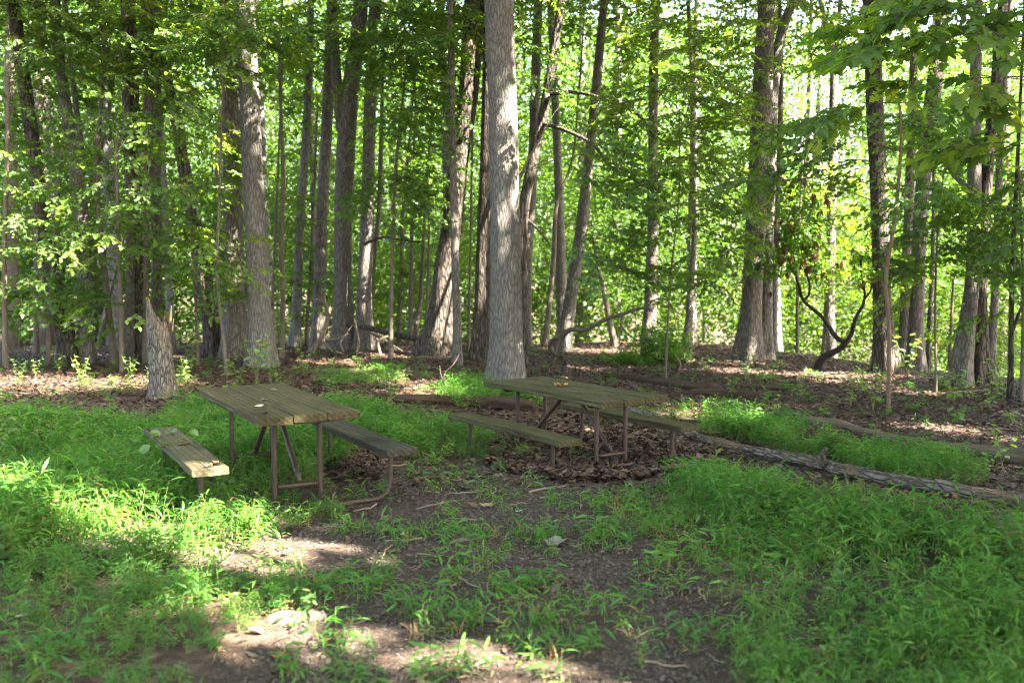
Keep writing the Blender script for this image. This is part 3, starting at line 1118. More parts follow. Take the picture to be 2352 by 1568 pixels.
def tree(label, pts, bark=0, Y=None, H=18.0, crown=(4.0, 4.4, 420), seed=None, M=26, fine=0.12, group=None, flare=0.5, stems=(), branches=(), name='tree'):
    """one tree: trunk traced at its own distance, side stems, branches, high crown"""
    seed = seed or (len(TREES) + 1)
    if Y is None:
        base = ground_at(pts[0][0], pts[0][1])
        Y = float(base[1])
    else:
        b = at(pts[0][0], pts[0][1], Y)
        base = np.array([b[0], Y, T1(b[0], Y)])
    root = empty(name, base)
    tag(root, label, 'tree', group)
    inv = -base
    rows = trunk_path(base, pts, Y, H)
    zf = 2.4 + 0.30 * Y
    rows = resample(rows, zf, fine, 0.6)
    P = rows[:, :3] + inv
    r0 = rows[1, 3]
    tube_obj('trunk', P, rows[:, 3], BARK[bark], root, M, bark_disp(seed, 0.0, r0, flare, 0.032 if bark != 3 else 0.025))
    for st in stems:
        q = np.array([[*at(a, b_, Y), 0.5 * w * Y / FP] for a, b_, w in st])
        if len(st) > 1 and H > q[-1, 2] + 1:
            d = (q[-1] - q[-2])
            d = d / max(d[2], 0.3) * min(H - q[-1, 2], 6)
            e = q[-1] + d
            e[3] = q[-1, 3] * 0.4
            q = np.vstack([q, e])
        q = resample(q, zf, fine, 0.6)
        tube_obj('stem', q[:, :3] + inv, q[:, 3], BARK[bark], root, max(8, M // 2), bark_disp(seed + 50, -5, 0.1, 0, 0.05))
    for br in branches:
        q = np.array([[*at(a, b_, Y + dy), 0.5 * w * Y / FP] for a, b_, w, dy in br])
        q = spline(q, 26)
        tube_obj('branch', q[:, :3] + inv, q[:, 3], BARK[bark], root, 7, bark_disp(seed + 70, -5, 0.1, 0, 0.05))
    if crown:
        rad, hh, n = crown
        top = rows[-1, :3]
        zc = max(H - hh * 0.55, zf + hh * 0.75)
        c = np.array([top[0] + 0.8, top[1] - (3.2 if Y < 19.5 else 1.0), zc])  # unseen crowns shifted forward for shade, thinned at the back for sun
        C, r = canopy_points(c, (rad, rad, hh), n if Y < 19.5 else int(n * 0.55), 300 + seed)
        # keep the high crown above the trunk zone
        C = C[C[:, 2] > zf * 0.9]
        crown_obj(root, C, r, G_CANOPY, 0.85, 1.25).location = tuple(-base)
        if Y > 17.5:
            ct = np.array([top[0], Y - 0.6, zf * 0.86])
            C2, r2 = canopy_points(ct, (2.6, 1.8, zf * 0.22), 70, 1300 + seed)
            crown_obj(root, C2, r2, G_SPRAY, 0.9, 1.4, 0.25, 0.4, 'low_foliage').location = tuple(-base)
        i0 = np.searchsorted(rows[:, 2], zc - hh * 0.6)
        for k in range(4):
            i = min(i0 + k, len(rows) - 2)
            a = rows[i, :3] + inv
            th = 1.57 * k + seed
            b = a + np.array([math.cos(th) * rad * 0.7, math.sin(th) * rad * 0.7, hh * 0.35])
            branch(root, a, b, rows[i, 3] * 0.45, BARK[bark], 0.1)
    TREES[label] = (root, base, rows)
    return root


t = tree
t('dark leaning trunk at the far left, half hidden by leaves', [(160, 836, 38), (136, 700, 36), (110, 600, 34), (88, 420, 30), (60, 220, 30), (28, 0, 28)], 2, H=16)
t('pale grey trunk that splits in two, third from the left edge', [(196, 834, 36), (195, 700, 34), (190, 520, 31), (172, 380, 30), (152, 250, 25), (136, 130, 22), (126, 0, 22)], 1, H=17,
  stems=[[(176, 400, 18), (183, 330, 18), (178, 280, 15)]])
t('thin dark sapling trunk forking high beside pale split trunk', [(262, 836, 15), (248, 700, 14), (234, 560, 14), (222, 380, 12), (232, 240, 10), (240, 130, 8), (226, 20, 7)], 3, H=9, crown=None,
  stems=[[(222, 380, 9), (240, 300, 8), (262, 180, 6)]], M=12)
t('slim upright trunk left of the dark twin trunks', [(297, 834, 22), (299, 650, 20), (298, 480, 19), (292, 300, 18), (286, 100, 15)], 0, H=15, crown=(2.8, 4, 260))
t('dark trunk directly behind the broken snag', [(326, 834, 26), (322, 700, 24), (316, 480, 22), (310, 300, 22), (304, 100, 20)], 2, H=16, crown=(3, 4.5, 300))
t('thin light brown stem touching the broken snag', [(337, 838, 15), (336, 700, 14), (337, 480, 12), (333, 300, 9), (332, 190, 7)], 3, H=8, crown=None, M=12)
t('tall trunk behind the broken snag widening towards the top', [(362, 832, 26), (360, 620, 22), (356, 400, 26), (353, 200, 34), (348, 0, 40)], 0, H=19)
t('dark trunk leaning left, right of the broken snag', [(496, 822, 42), (476, 680, 36), (452, 540, 32), (425, 400, 28), (400, 250, 24), (378, 160, 20), (352, 60, 16)], 2, H=11, crown=(3, 3.4, 260),
  branches=[[(400, 205, 12, 0), (372, 235, 9, 0.2), (345, 275, 7, 0.4)]])
t('thick straight brown trunk just behind the tall pale grey trunk', [(543, 824, 60), (540, 700, 46), (535, 480, 42), (532, 300, 40), (526, 100, 38), (524, 0, 38)], 0, H=20, M=36)
t('tall pale grey trunk in sun flecks behind the three-plank table', [(602, 842, 57), (595, 700, 50), (586, 520, 47), (577, 320, 45), (570, 160, 43), (562, 0, 43)], 1, H=21, M=44, fine=0.08)
t('thin wavy sapling right of the tall pale grey trunk', [(646, 822, 12), (650, 690, 11), (646, 560, 11), (650, 420, 9), (645, 250, 8), (642, 100, 6)], 3, H=9, crown=None, M=10)
t('slim mottled trunk lit pale, leaning right at the top', [(679, 818, 24), (683, 680, 22), (690, 500, 20), (700, 360, 19), (708, 200, 17), (714, 0, 15)], 1, Y=24, H=16, crown=(2.6, 4, 240))
t('grey trunk beside the pile of dead branches', [(730, 814, 30), (733, 700, 28), (740, 480, 26), (750, 300, 25), (758, 120, 24)], 0, Y=23.2, H=17)
t('big trunk forking high above the pile of dead branches', [(790, 812, 52), (788, 700, 42), (788, 520, 40), (795, 330, 42), (806, 200, 38), (822, 80, 34), (830, 0, 33)], 0, Y=22.4, H=20, M=34,
  stems=[[(786, 300, 26), (776, 220, 24), (770, 120, 22), (763, 0, 20)]])
t('trunk joined by a fallen pole, right of the forked trunk', [(838, 810, 40), (836, 700, 34), (842, 560, 30), (846, 400, 28), (850, 240, 28), (857, 100, 27), (862, 0, 27)], 0, Y=22.2, H=19, M=28)
t('slender stem hugging the trunk joined by the fallen pole', [(850, 806, 15), (854, 640, 12), (870, 480, 11), (876, 300, 10)], 3, Y=25, H=9, crown=None, M=10)
t('first of three thin saplings behind the fallen pole', [(916, 808, 10), (920, 640, 9), (925, 500, 8), (940, 330, 6)], 3, Y=25, H=9, crown=None, M=10)
t('middle one of three thin saplings behind the fallen pole', [(942, 812, 11), (944, 660, 10), (947, 480, 8), (950, 380, 6)], 3, Y=23.6, H=8, crown=None, M=10)
t('last of three thin saplings behind the fallen pole', [(952, 806, 12), (966, 680, 10), (972, 560, 8), (980, 420, 6)], 3, Y=24.5, H=8, crown=None, M=10)
t('massive flared trunk leaning right with bright sun along its side', [(1000, 818, 88), (1013, 740, 66), (1022, 640, 54), (1040, 500, 46), (1056, 360, 42), (1075, 220, 44), (1084, 100, 46), (1090, 0, 46)], 2, Y=20.6, H=21, M=44, fine=0.09, flare=0.25)
t('thin brown pole-like trunk in front of the massive flared trunk', [(1051, 838, 21), (1050, 760, 19), (1046, 620, 18), (1043, 480, 17), (1040, 340, 16), (1037, 180, 15), (1035, 0, 14)], 0, H=14, crown=(2.4, 3.6, 200), M=20)
t('dark trunk half hidden behind the big central trunk', [(1104, 828, 44), (1108, 680, 36), (1112, 520, 32), (1118, 360, 30), (1122, 180, 28), (1124, 0, 26)], 2, H=18, M=28)
t('big grey central trunk with leaf shadows behind the darker table', [(1162, 872, 82), (1162, 800, 76), (1162, 640, 70), (1160, 480, 66), (1156, 280, 64), (1149, 100, 64), (1146, 0, 64)], 1, H=22, M=56, fine=0.06, flare=0.18)
t('slanting dark trunk with long arching branches beside central trunk', [(1196, 812, 28), (1198, 640, 24), (1203, 480, 24), (1226, 360, 23), (1255, 225, 21), (1275, 100, 19), (1290, 0, 17)], 2, Y=20.0, H=12, crown=(3.0, 3.2, 260), M=20,
  branches=[[(1254, 218, 11, 0), (1320, 212, 9, -0.6), (1400, 232, 7, -1.2), (1470, 268, 6, -1.8), (1502, 315, 4, -2.2)],
            [(1246, 284, 10, 0), (1300, 300, 8, -0.8), (1365, 335, 7, -1.6), (1400, 380, 5, -2.2), (1450, 410, 4, -2.8), (1500, 440, 3, -3.2)],
            [(1204, 500, 8, 0), (1230, 520, 6, 0.2), (1262, 560, 4, 0.4)]])
t('grey trunk seen just behind the slanting dark trunk', [(1206, 800, 28), (1210, 600, 25), (1222, 420, 23), (1228, 250, 22), (1236, 0, 20)], 0, Y=25, H=17)
t('thin pale sunlit stem right of the slanting dark trunk', [(1252, 806, 14), (1262, 700, 12), (1272, 590, 11), (1284, 450, 9), (1305, 400, 7)], 3, Y=24.6, H=8, crown=None, M=10)
t('reddish trunk leaning right, behind the arching dead branch', [(1290, 800, 36), (1305, 720, 30), (1326, 590, 27), (1345, 440, 25), (1362, 280, 22), (1376, 130, 20), (1388, 0, 18)], 0, Y=23.5, H=17, M=24)
t('straight grey trunk beyond the end of the arching dead branch', [(1490, 802, 30), (1494, 680, 27), (1500, 500, 24), (1500, 300, 22), (1502, 120, 21), (1506, 0, 20)], 0, Y=25.5, H=18)
t('snapped reddish stem leaning left behind the arching dead branch', [(1412, 800, 14), (1400, 740, 13), (1390, 680, 11), (1374, 610, 9), (1362, 545, 7)], 3, Y=24.5, H=3, crown=None, M=10)
t('slim brown trunk standing alone right of the arching dead branch', [(1576, 812, 20), (1582, 740, 17), (1588, 640, 15), (1594, 560, 13), (1592, 400, 12), (1590, 200, 11)], 0, Y=24.4, H=12, crown=(2, 3, 150), M=14)
t('thick twin trunk, left stem, standing on the leafy knoll', [(1718, 828, 56), (1726, 700, 46), (1735, 520, 46), (1744, 360, 46), (1752, 200, 44), (1757, 80, 40), (1760, 0, 36)], 0, H=20, M=34)
t('thick twin trunk, right stem, with a sunlit foot', [(1756, 830, 34), (1760, 700, 27), (1764, 520, 25), (1770, 330, 24), (1782, 150, 24), (1800, 60, 22), (1822, 0, 20)], 1, Y=21.0, H=19, M=28)
t('slim trunk tucked beside the twin trunks', [(1774, 828, 18), (1780, 640, 15), (1790, 380, 13), (1794, 200, 12)], 0, Y=23, H=12, crown=None, M=14)
t('grey trunk forking against the bright sky gap', [(1902, 846, 28), (1906, 640, 22), (1912, 400, 20), (1914, 250, 19), (1914, 150, 17), (1898, 60, 13), (1884, 0, 11)], 0, Y=26, H=16,
  stems=[[(1915, 170, 13), (1924, 90, 11), (1930, 0, 9)]])
t('thick dark trunk with a sunlit flared foot on the knoll', [(2036, 858, 54), (2028, 740, 42), (2024, 600, 39), (2018, 420, 38), (2010, 260, 38), (2004, 100, 36), (2000, 0, 35)], 2, H=20, M=40, fine=0.09)
t('grey trunk directly right of the thick dark trunk', [(2078, 842, 26), (2080, 680, 23), (2088, 480, 21), (2096, 260, 19), (2100, 60, 17)], 0, Y=21.5, H=16)
t('brown trunk leaning right, third past the thick dark trunk', [(2101, 850, 36), (2106, 700, 31), (2114, 500, 31), (2128, 340, 33), (2148, 180, 34), (2166, 40, 33)], 0, Y=20.5, H=18, M=26)
t('leaning trunk with spreading roots, first of the right-hand pair', [(2200, 888, 52), (2216, 780, 40), (2232, 660, 32), (2238, 500, 30), (2238, 380, 29), (2240, 200, 25), (2244, 60, 21)], 0, H=18, M=34, fine=0.09, flare=0.5,
  branches=[[(2234, 440, 14, 0), (2208, 420, 12, 0.2), (2176, 380, 10, 0.4), (2155, 320, 8, 0.6), (2140, 260, 6, 0.8)]])
t('knobbly trunk crossing behind the leaning trunk, second of that pair', [(2247, 888, 48), (2250, 780, 36), (2250, 680, 32), (2258, 500, 28), (2270, 360, 26), (2288, 200, 25), (2304, 0, 22)], 2, Y=16.4, H=19, M=30, flare=0.5)
t('slim grey trunk behind the crossing pair of trunks', [(2274, 872, 22), (2284, 700, 18), (2290, 560, 17), (2296, 380, 17), (2304, 200, 15)], 0, Y=19.5, H=15)
t('thin dark sapling near the right edge of the picture', [(2320, 922, 13), (2322, 800, 12), (2326, 600, 11), (2336, 400, 9), (2342, 260, 7)], 2, H=7, crown=None, M=12,
  stems=[[(2326, 760, 7), (2340, 720, 7), (2352, 690, 6)]])
t('slim trunk right of the brown trunk leaning right', [(2132, 856, 13), (2136, 740, 12), (2142, 600, 10)], 0, Y=22, H=8, crown=None, M=10)
t('thin stem at the far left edge among undergrowth', [(84, 838, 12), (84, 700, 11), (82, 560, 10), (78, 400, 8)], 3, Y=21, H=8, crown=None, M=10)
t('thin leaning stem crossing between two left-hand trunks', [(228, 826, 10), (246, 700, 9), (262, 640, 8), (276, 580, 6)], 3, Y=24, H=5, crown=None, M=10)

# contorted shrub with black stems (photo: bent S below, two arms above)
b0 = ground_at(1880, 853)
Yb = float(b0[1])
lau = empty('mountain_laurel', b0)
tag(lau, 'contorted shrub with bent black stem forking into two arms', 'shrub')
def lp(rows):
    q = np.array([[*(at(a, b_, Yb + dy) - b0), 0.5 * w * Yb / FP] for a, b_, w, dy in rows])
    return spline(q, 40)
for nm, rows in (('stem', [(1878, 858, 20, 0), (1880, 838, 17, 0), (1892, 820, 15, -0.05), (1916, 808, 14, -0.1), (1932, 798, 13, -0.1), (1944, 784, 13, -0.1)]),
                 ('branch', [(1943, 787, 12, -0.1), (1922, 776, 11, -0.1), (1905, 752, 10, 0), (1888, 728, 9, 0), (1862, 706, 8, 0.1), (1845, 690, 7, 0.1), (1838, 668, 6, 0.2), (1822, 620, 5, 0.2), (1800, 560, 4, 0.3)]),
                 ('branch', [(1942, 786, 11, -0.1), (1954, 770, 10, -0.1), (1960, 745, 9, -0.2), (1970, 720, 8, -0.2), (1982, 700, 7, -0.2), (1986, 680, 6, -0.2), (1982, 650, 5, -0.3), (1976, 615, 4, -0.3), (1986, 570, 3, -0.4)]),
                 ('branch', [(1843, 690, 6, 0.1), (1856, 680, 6, 0.1), (1860, 660, 5, 0.1), (1852, 620, 4, 0), (1866, 580, 3, 0), (1850, 530, 3, -0.1)]),
                 ('branch', [(1984, 690, 5, -0.2), (1998, 670, 5, -0.2), (2006, 640, 4, -0.2), (2020, 600, 3, -0.1)]),
                 ('branch', [(1825, 628, 4, 0.2), (1842, 590, 3, 0.3), (1830, 540, 3, 0.4), (1838, 490, 2, 0.5)])):
    q = lp(rows)
    tube_obj(nm, q[:, :3], q[:, 3], BARK[4], lau, 9, bark_disp(5, -5, 0.1, 0, 0.1))
r = np.random.default_rng(5)
pts = []
for cx, cy, rx, ry, n in ((1820, 560, 50, 70, 100), (1850, 500, 60, 60, 90), (1990, 590, 40, 50, 60), (1880, 590, 40, 40, 40), (1760, 600, 60, 40, 40)):
    for _ in range(n):
        pts.append(at(cx + r.normal(0, rx * 0.6), cy + r.normal(0, ry * 0.6), Yb + r.normal(0, 0.5)))
pts = np.array(pts)
o = scatter('foliage', pts - b0, np.stack([r.normal(0, 0.3, len(pts)), r.normal(0, 0.3, len(pts)), r.uniform(0, 6.28, len(pts))], -1), r.uniform(0.8, 1.3, len(pts)), G_LAUREL, lau,
            r.choice([0, 1, 2], len(pts), p=[0.36, 0.36, 0.28]))
o['kind'] = 'stuff'


# ------------------------------------------------------------------ understory trees: slender trunk, layered leaf sprays
def understory(label, trunk, Y, blobs, ng, dens=1.0, seed=0, bark=3, group=None, name='understory_tree', smin=0.85, smax=1.3, maxbr=7, tilt=0.22, layered=True):
    """blobs: (px, py, rx, ry, dY, rY, n) leaf masses in photo units at distance Y + dY"""
    r = np.random.default_rng(700 + seed)
    b = at(trunk[0][0], trunk[0][1], Y)
    base = np.array([b[0], Y, T1(b[0], Y)])
    root = empty(name, base)
    tag(root, label, 'tree', group)
    rows = trunk_path(base, trunk, Y, 0)
    rows = resample(rows, 99, 0.25, 0.6)
    tube_obj('trunk', rows[:, :3] - base, rows[:, 3], BARK[bark], root, 9, bark_disp(seed, 0, 0.05, 0.3, 0.04))
    pts = []
    for px, py, rx, ry, dY, rY, n in blobs:
        n = int(n * dens * 0.85)
        u = r.normal(0, 1, (n, 3))
        u /= np.linalg.norm(u, axis=1)[:, None]
        u *= (r.uniform(0.05, 1, n) ** 0.45)[:, None]
        if layered:
            lev = np.round(u[:, 1] * ry / 26) * 26 + r.normal(0, 5, n)
        else:
            lev = u[:, 1] * ry
        c = np.array([at(px + a * rx, py + l_, Y + dY + w * rY) for a, l_, w in zip(u[:, 0], lev, u[:, 2])])
        cc = at(px, py, Y + dY)
        pts.append(c)
        for k in range(max(1, min(maxbr, n // 14))):
            tgt = c[r.integers(0, n)]
            i = int(np.argmin(np.abs(rows[:, 2] - (min(tgt[2], rows[-1, 2]) - 0.35))))
            i = min(max(i, len(rows) // 4), len(rows) - 1)
            branch(root, rows[i, :3] - base, tgt - base, min(0.011, max(0.006, rows[i, 3] * 0.35)), BARK[bark], 0.05, 5, 'branch', 0.003)
    P = np.concatenate(pts)
    ctr = rows[len(rows) // 2, :2]
    P = P[carve(P, 0.4)]
    n = len(P)
    yaw = np.arctan2(P[:, 1] - ctr[1], P[:, 0] - ctr[0]) + r.normal(0, 0.7, n)
    rot = np.stack([r.normal(0, tilt, n), r.normal(0.1, tilt, n), yaw], -1)
    o = scatter('crown', P - base, rot, r.uniform(smin, smax, n), ng, root, r.integers(0, NPROTO[ng], n))
    o['kind'] = 'stuff'
    return root


u = understory
u('leafy understory tree filling the far left edge', [(14, 845, 12), (10, 600, 11), (16, 380, 9), (20, 150, 6)], 17.5,
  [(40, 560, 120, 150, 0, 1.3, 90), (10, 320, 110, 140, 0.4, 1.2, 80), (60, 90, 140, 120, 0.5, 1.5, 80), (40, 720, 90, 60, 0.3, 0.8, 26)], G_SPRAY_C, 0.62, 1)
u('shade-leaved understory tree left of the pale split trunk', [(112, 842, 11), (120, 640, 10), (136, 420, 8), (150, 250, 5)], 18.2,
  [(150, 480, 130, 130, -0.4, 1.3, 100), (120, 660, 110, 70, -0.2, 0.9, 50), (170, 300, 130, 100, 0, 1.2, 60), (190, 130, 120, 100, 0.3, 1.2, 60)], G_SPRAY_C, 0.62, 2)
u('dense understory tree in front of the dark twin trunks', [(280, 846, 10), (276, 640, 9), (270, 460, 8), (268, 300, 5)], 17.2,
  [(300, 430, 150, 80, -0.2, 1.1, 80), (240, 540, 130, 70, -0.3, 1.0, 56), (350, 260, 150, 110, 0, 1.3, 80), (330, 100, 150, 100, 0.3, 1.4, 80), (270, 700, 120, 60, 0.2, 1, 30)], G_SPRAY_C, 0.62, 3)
u('small understory tree leaning between snag and brown trunk', [(455, 850, 8), (450, 700, 7), (440, 520, 6), (425, 380, 4)], 18.6,
  [(450, 640, 100, 80, 0, 0.9, 40), (470, 380, 80, 110, 0.4, 1, 46), (440, 120, 110, 110, 0, 1.2, 60), (420, 520, 80, 50, 0.6, 1, 24)], G_SPRAY, 1.0, 4)
u('thin maple with sprays hanging across the tall pale trunk', [(520, 850, 8), (500, 650, 7), (505, 420, 6), (515, 130, 5)], 17.0,
  [(500, 560, 80, 26, 0, 0.7, 14), (560, 60, 110, 50, -0.3, 0.9, 40), (500, 100, 90, 60, -0.3, 0.9, 30), (520, 610, 60, 24, -0.2, 0.6, 10)], G_SPRAY_C, 1.0, 5)
u('bright-leaved sapling between pale grey and mottled trunks', [(624, 830, 8), (630, 600, 7), (640, 350, 5), (650, 120, 4)], 22.5,
  [(650, 480, 70, 110, 0.6, 1.2, 46), (640, 200, 80, 130, 0.6, 1.2, 60), (690, 650, 70, 90, 1, 1.2, 36), (655, 90, 90, 80, 0, 1.2, 40)], G_SPRAY, 1.0, 6)
u('understory tree spreading behind the forked trunk', [(704, 826, 9), (712, 640, 8), (722, 420, 6), (730, 220, 4)], 24.2,
  [(720, 380, 90, 130, 0.8, 1.4, 60), (740, 150, 110, 120, 0.8, 1.4, 66), (700, 600, 80, 100, 1.2, 1.2, 40), (800, 560, 90, 110, 2.2, 1.4, 46)], G_SPRAY, 1.0, 7)
u('dark-leaved understory tree hanging over the thin saplings', [(898, 818, 10), (900, 600, 9), (910, 380, 7), (930, 180, 5)], 19.8,
  [(940, 250, 100, 110, -0.4, 1.2, 90), (960, 90, 120, 100, -0.3, 1.3, 90), (900, 430, 100, 80, 0, 1.2, 56), (970, 420, 70, 90, 0.4, 1.0, 40), (870, 120, 90, 100, 0, 1.2, 50)], G_SPRAY_C, 1.0, 8)
u('low leafy tree between thin saplings and massive flared trunk', [(978, 816, 7), (980, 700, 6), (985, 560, 5), (985, 460, 4)], 23.5,
  [(940, 620, 80, 90, 1.5, 1.4, 46), (890, 700, 80, 80, 1.8, 1.4, 40), (1000, 560, 60, 80, 1.5, 1.2, 26)], G_SPRAY, 1.0, 9)
u('leafy tree screening the gap left of the central trunk', [(1076, 834, 7), (1080, 600, 6), (1084, 380, 5), (1090, 160, 4)], 22.0,
  [(1085, 560, 40, 110, 0.8, 1.0, 30), (1000, 60, 90, 60, -0.6, 1, 34), (1110, 120, 50, 120, 1, 1, 30)], G_SPRAY, 1.0, 10)
u('broad-leaved understory tree arching right of the central trunk', [(1168, 850, 9), (1170, 640, 8), (1190, 420, 7), (1250, 300, 4)], 16.9,
  [(1330, 330, 110, 90, -0.4, 1.0, 34), (1420, 420, 110, 90, -0.6, 1.1, 40), (1400, 560, 110, 70, -0.4, 1.0, 34), (1300, 170, 110, 80, 0, 1.1, 34), (1470, 640, 110, 50, -0.3, 0.9, 26), (1230, 120, 60, 80, 0, 0.9, 16)],
  G_SPRAY_C, 1.0, 11, smin=0.9, smax=1.35)
u('understory tree spreading leaves in front of the straight grey trunk', [(1530, 820, 5), (1540, 640, 4), (1560, 440, 4), (1560, 250, 3)], 17.5,
  [(1560, 420, 110, 100, -0.4, 1.2, 46), (1490, 250, 110, 100, -0.2, 1.2, 46), (1600, 250, 110, 110, 0, 1.3, 50), (1560, 90, 140, 100, 0.2, 1.3, 60), (1640, 540, 110, 80, 0, 1.2, 40)], G_SPRAY, 1.0, 12)
u('leafy understory tree just left of the twin trunks', [(1722, 826, 7), (1726, 640, 7), (1730, 420, 6), (1720, 220, 4)], 22.6,
  [(1660, 640, 100, 50, -2.4, 1, 26), (1650, 420, 110, 90, -2, 1.2, 36), (1690, 180, 130, 130, -2, 1.4, 60), (1620, 330, 90, 80, -2, 1, 26)], G_SPRAY, 1.0, 13)
u('thin reddish sapling spreading sprays, standing before the thick dark trunk', [(2041, 948, 9), (2042, 840, 9), (2042, 740, 9), (2034, 640, 9), (2050, 540, 8), (2064, 420, 8), (2070, 300, 6), (2060, 180, 4)],
  float(ground_at(2041, 948)[1]), [(1840, 320, 120, 45, 0, 0.9, 26), (1920, 280, 100, 40, -0.2, 0.8, 22), (1780, 410, 90, 40, 0, 0.8, 12), (1950, 390, 80, 45, 0.2, 0.8, 14), (2100, 260, 80, 50, 0.3, 0.7, 12), (2130, 420, 90, 30, 0.2, 0.7, 10)],
  G_SPRAY_C, 1.0, 14, bark=5, maxbr=3)
u('bright understory tree behind the contorted shrub', [(1830, 850, 8), (1832, 640, 7), (1840, 440, 5), (1850, 260, 4)], 24,
  [(1830, 620, 100, 110, 1, 1.5, 50), (1870, 450, 110, 100, 0.5, 1.5, 60), (1950, 600, 80, 120, 1, 1.5, 46), (1800, 130, 90, 120, 1, 1.4, 40)], G_SPRAY, 1.0, 15)
u('sapling with level leaf layers between right-hand trunks', [(2150, 890, 6), (2148, 700, 5), (2156, 500, 4), (2170, 380, 3)], 15.4,
  [(2160, 470, 130, 40, -0.3, 0.9, 30), (2220, 560, 150, 60, -0.4, 1.0, 50), (2130, 620, 110, 50, 0, 0.9, 30), (2300, 640, 90, 60, -0.3, 0.9, 34), (2120, 320, 90, 60, 0, 0.9, 26)], G_SPRAY_C, 1.0, 16)
u('leafy sapling at the right edge beside the thin dark sapling', [(2345, 930, 9), (2350, 740, 8), (2346, 520, 6), (2340, 380, 4)], 14.2,
  [(2310, 480, 90, 60, 0, 0.8, 30), (2330, 590, 80, 50, -0.2, 0.8, 26), (2300, 720, 80, 60, 0.4, 0.9, 26), (2350, 400, 80, 60, 0, 0.8, 20)], G_SPRAY_C, 1.0, 17)
u('bright-leaved sapling low behind the right-hand trunks', [(2180, 870, 8), (2184, 760, 7), (2190, 640, 5)], 21,
  [(2180, 740, 110, 60, 0.6, 1.3, 40), (2110, 700, 80, 70, 0.8, 1.2, 30), (2290, 780, 80, 70, 0.6, 1.3, 36)], G_SPRAY, 1.0, 18)
# overhanging maple standing outside the frame on the right, its boughs reach into the picture
u('maple reaching blurred boughs in from the upper right corner', [(2900, 1300, 60), (2880, 700, 56), (2860, 200, 50), (2850, -200, 42)], 7.6,
  [(2270, 50, 150, 60, -0.3, 0.5, 10), (2140, 90, 140, 45, 0, 0.5, 7), (2310, 180, 110, 45, -0.6, 0.5, 6), (2080, 190, 90, 26, 0.3, 0.4, 4), (2000, 240, 70, 20, 0.6, 0.4, 4), (2200, -20, 200, 50, 0, 0.6, 14),
   (2330, 330, 60, 40, -0.4, 0.4, 8), (2030, 60, 90, 50, 0.4, 0.5, 12)], G_MAPLE, 1.0, 19, bark=0, name='maple_tree', smin=0.8, smax=1.1, maxbr=4)

# ------------------------------------------------------------------ unseen tall trees added outside the frame: their crowns shade the clearing
TP = [(10, -4), (14, 2.5), (18, 8), (7, -9), (3, -6), (12.5, 9.5), (21, 1), (17, -5), (-4, -6), (-9, 0), (-9, 7), (13.5, 15), (20, 15), (25, 8), (-13, 13), (9, 1), (11.5, 4.8), (6, -2.5), (-2, -2), (24, -4), (4.5, -3.6), (7, 0.9), (9.6, -5.6), (12.5, -4.5), (8.5, -3), (11.5, -1.5), (5.2, 0.4), (15, 12), (8.4, 12.5), (10.5, 8), (7.4, 5.2), (27, 15), (-14, 4)]
for k, (x, y) in enumerate(TP):
    base = np.array([x, y, T1(x, y)])
    root = empty('shade_tree', base)
    tag(root, 'tall forest tree unseen beyond the picture edge, added to shade the clearing', 'tree', 'unseen trees added around the clearing to shade it')
    h = 17 + 3 * math.sin(k * 2.1)
    q = spline([[0, 0, -0.3, 0.24], [0.1, 0, h * 0.3, 0.2], [0.2 * math.sin(k), 0.1, h * 0.65, 0.15], [0.3 * math.sin(k), 0.2, h, 0.05]], 30)
    tube_obj('trunk', q[:, :3], q[:, 3], BARK[k % 3], root, 14, bark_disp(900 + k, 0, 0.24))
    C, r = canopy_points(np.array([x, y, h - 3.6]), (4.4, 4.4, 4.4), 900 if x > 2.5 else 340, 500 + k)  # crowns denser on the sun side, to hold direct sun off the clearing
    C = C[C[:, 2] > 0.34 * max(C[:, 1].min(), 1) + 6]
    crown_obj(root, C, r, G_CANOPY, 0.9, 1.3).location = tuple(-base)
    for j in range(4):
        th = 1.57 * j + k
        branch(root, (0.15 * math.sin(k), 0.1, h * (0.5 + 0.08 * j)), (3 * math.cos(th), 3 * math.sin(th), h * (0.5 + 0.08 * j) + 2.0), 0.07, BARK[k % 3], 0.1)

# ------------------------------------------------------------------ the woods behind: far trees with trunk and crown
r = np.random.default_rng(77)
FAR = []
for k in range(66):
    Yf = 27 + 60 * ((k + r.random()) / 66) ** 1.3
    xf = r.uniform(-0.5, 0.5) * Yf
    base = np.array([xf, Yf, T1(xf, Yf)])
    root = empty('far_tree', base)
    FAR.append((root, float(proj(base)[0])))
    h = r.uniform(17, 25) + base[2] * 0.3
    px, _ = proj(base)
    sky_gap = abs(px - 1900) < 150
    if sky_gap:
        h *= 0.72
    lean = r.normal(0, 0.5, 2)
    rad = r.uniform(0.07, 0.19)
    q = spline([[0, 0, -0.4, rad * 1.4], [0.2 * lean[0], 0.2 * lean[1], h * 0.25, rad], [0.6 * lean[0], lean[1], h * 0.6, rad * 0.7], [lean[0], lean[1], h, 0.03]], 20)
    tube_obj('trunk', q[:, :3], q[:, 3], BARK[[0, 1, 1, 3][k % 4]], root, 9, bark_disp(1000 + k, 0, 0.2))
    n = int(120 if not sky_gap else 45)
    zlo = r.uniform(1.0, 5.0)
    C, rr = canopy_points(np.array([0, 0, (zlo + h) / 2]), (r.uniform(2.2, 3.4), r.uniform(2.2, 3.4), (h - zlo) / 2), n, 800 + k)
    C = C + base * [1, 1, 1]
    crown_obj(root, C, rr, G_FAR, 0.75, 1.2, 0.3, 0.5).location = tuple(-base)
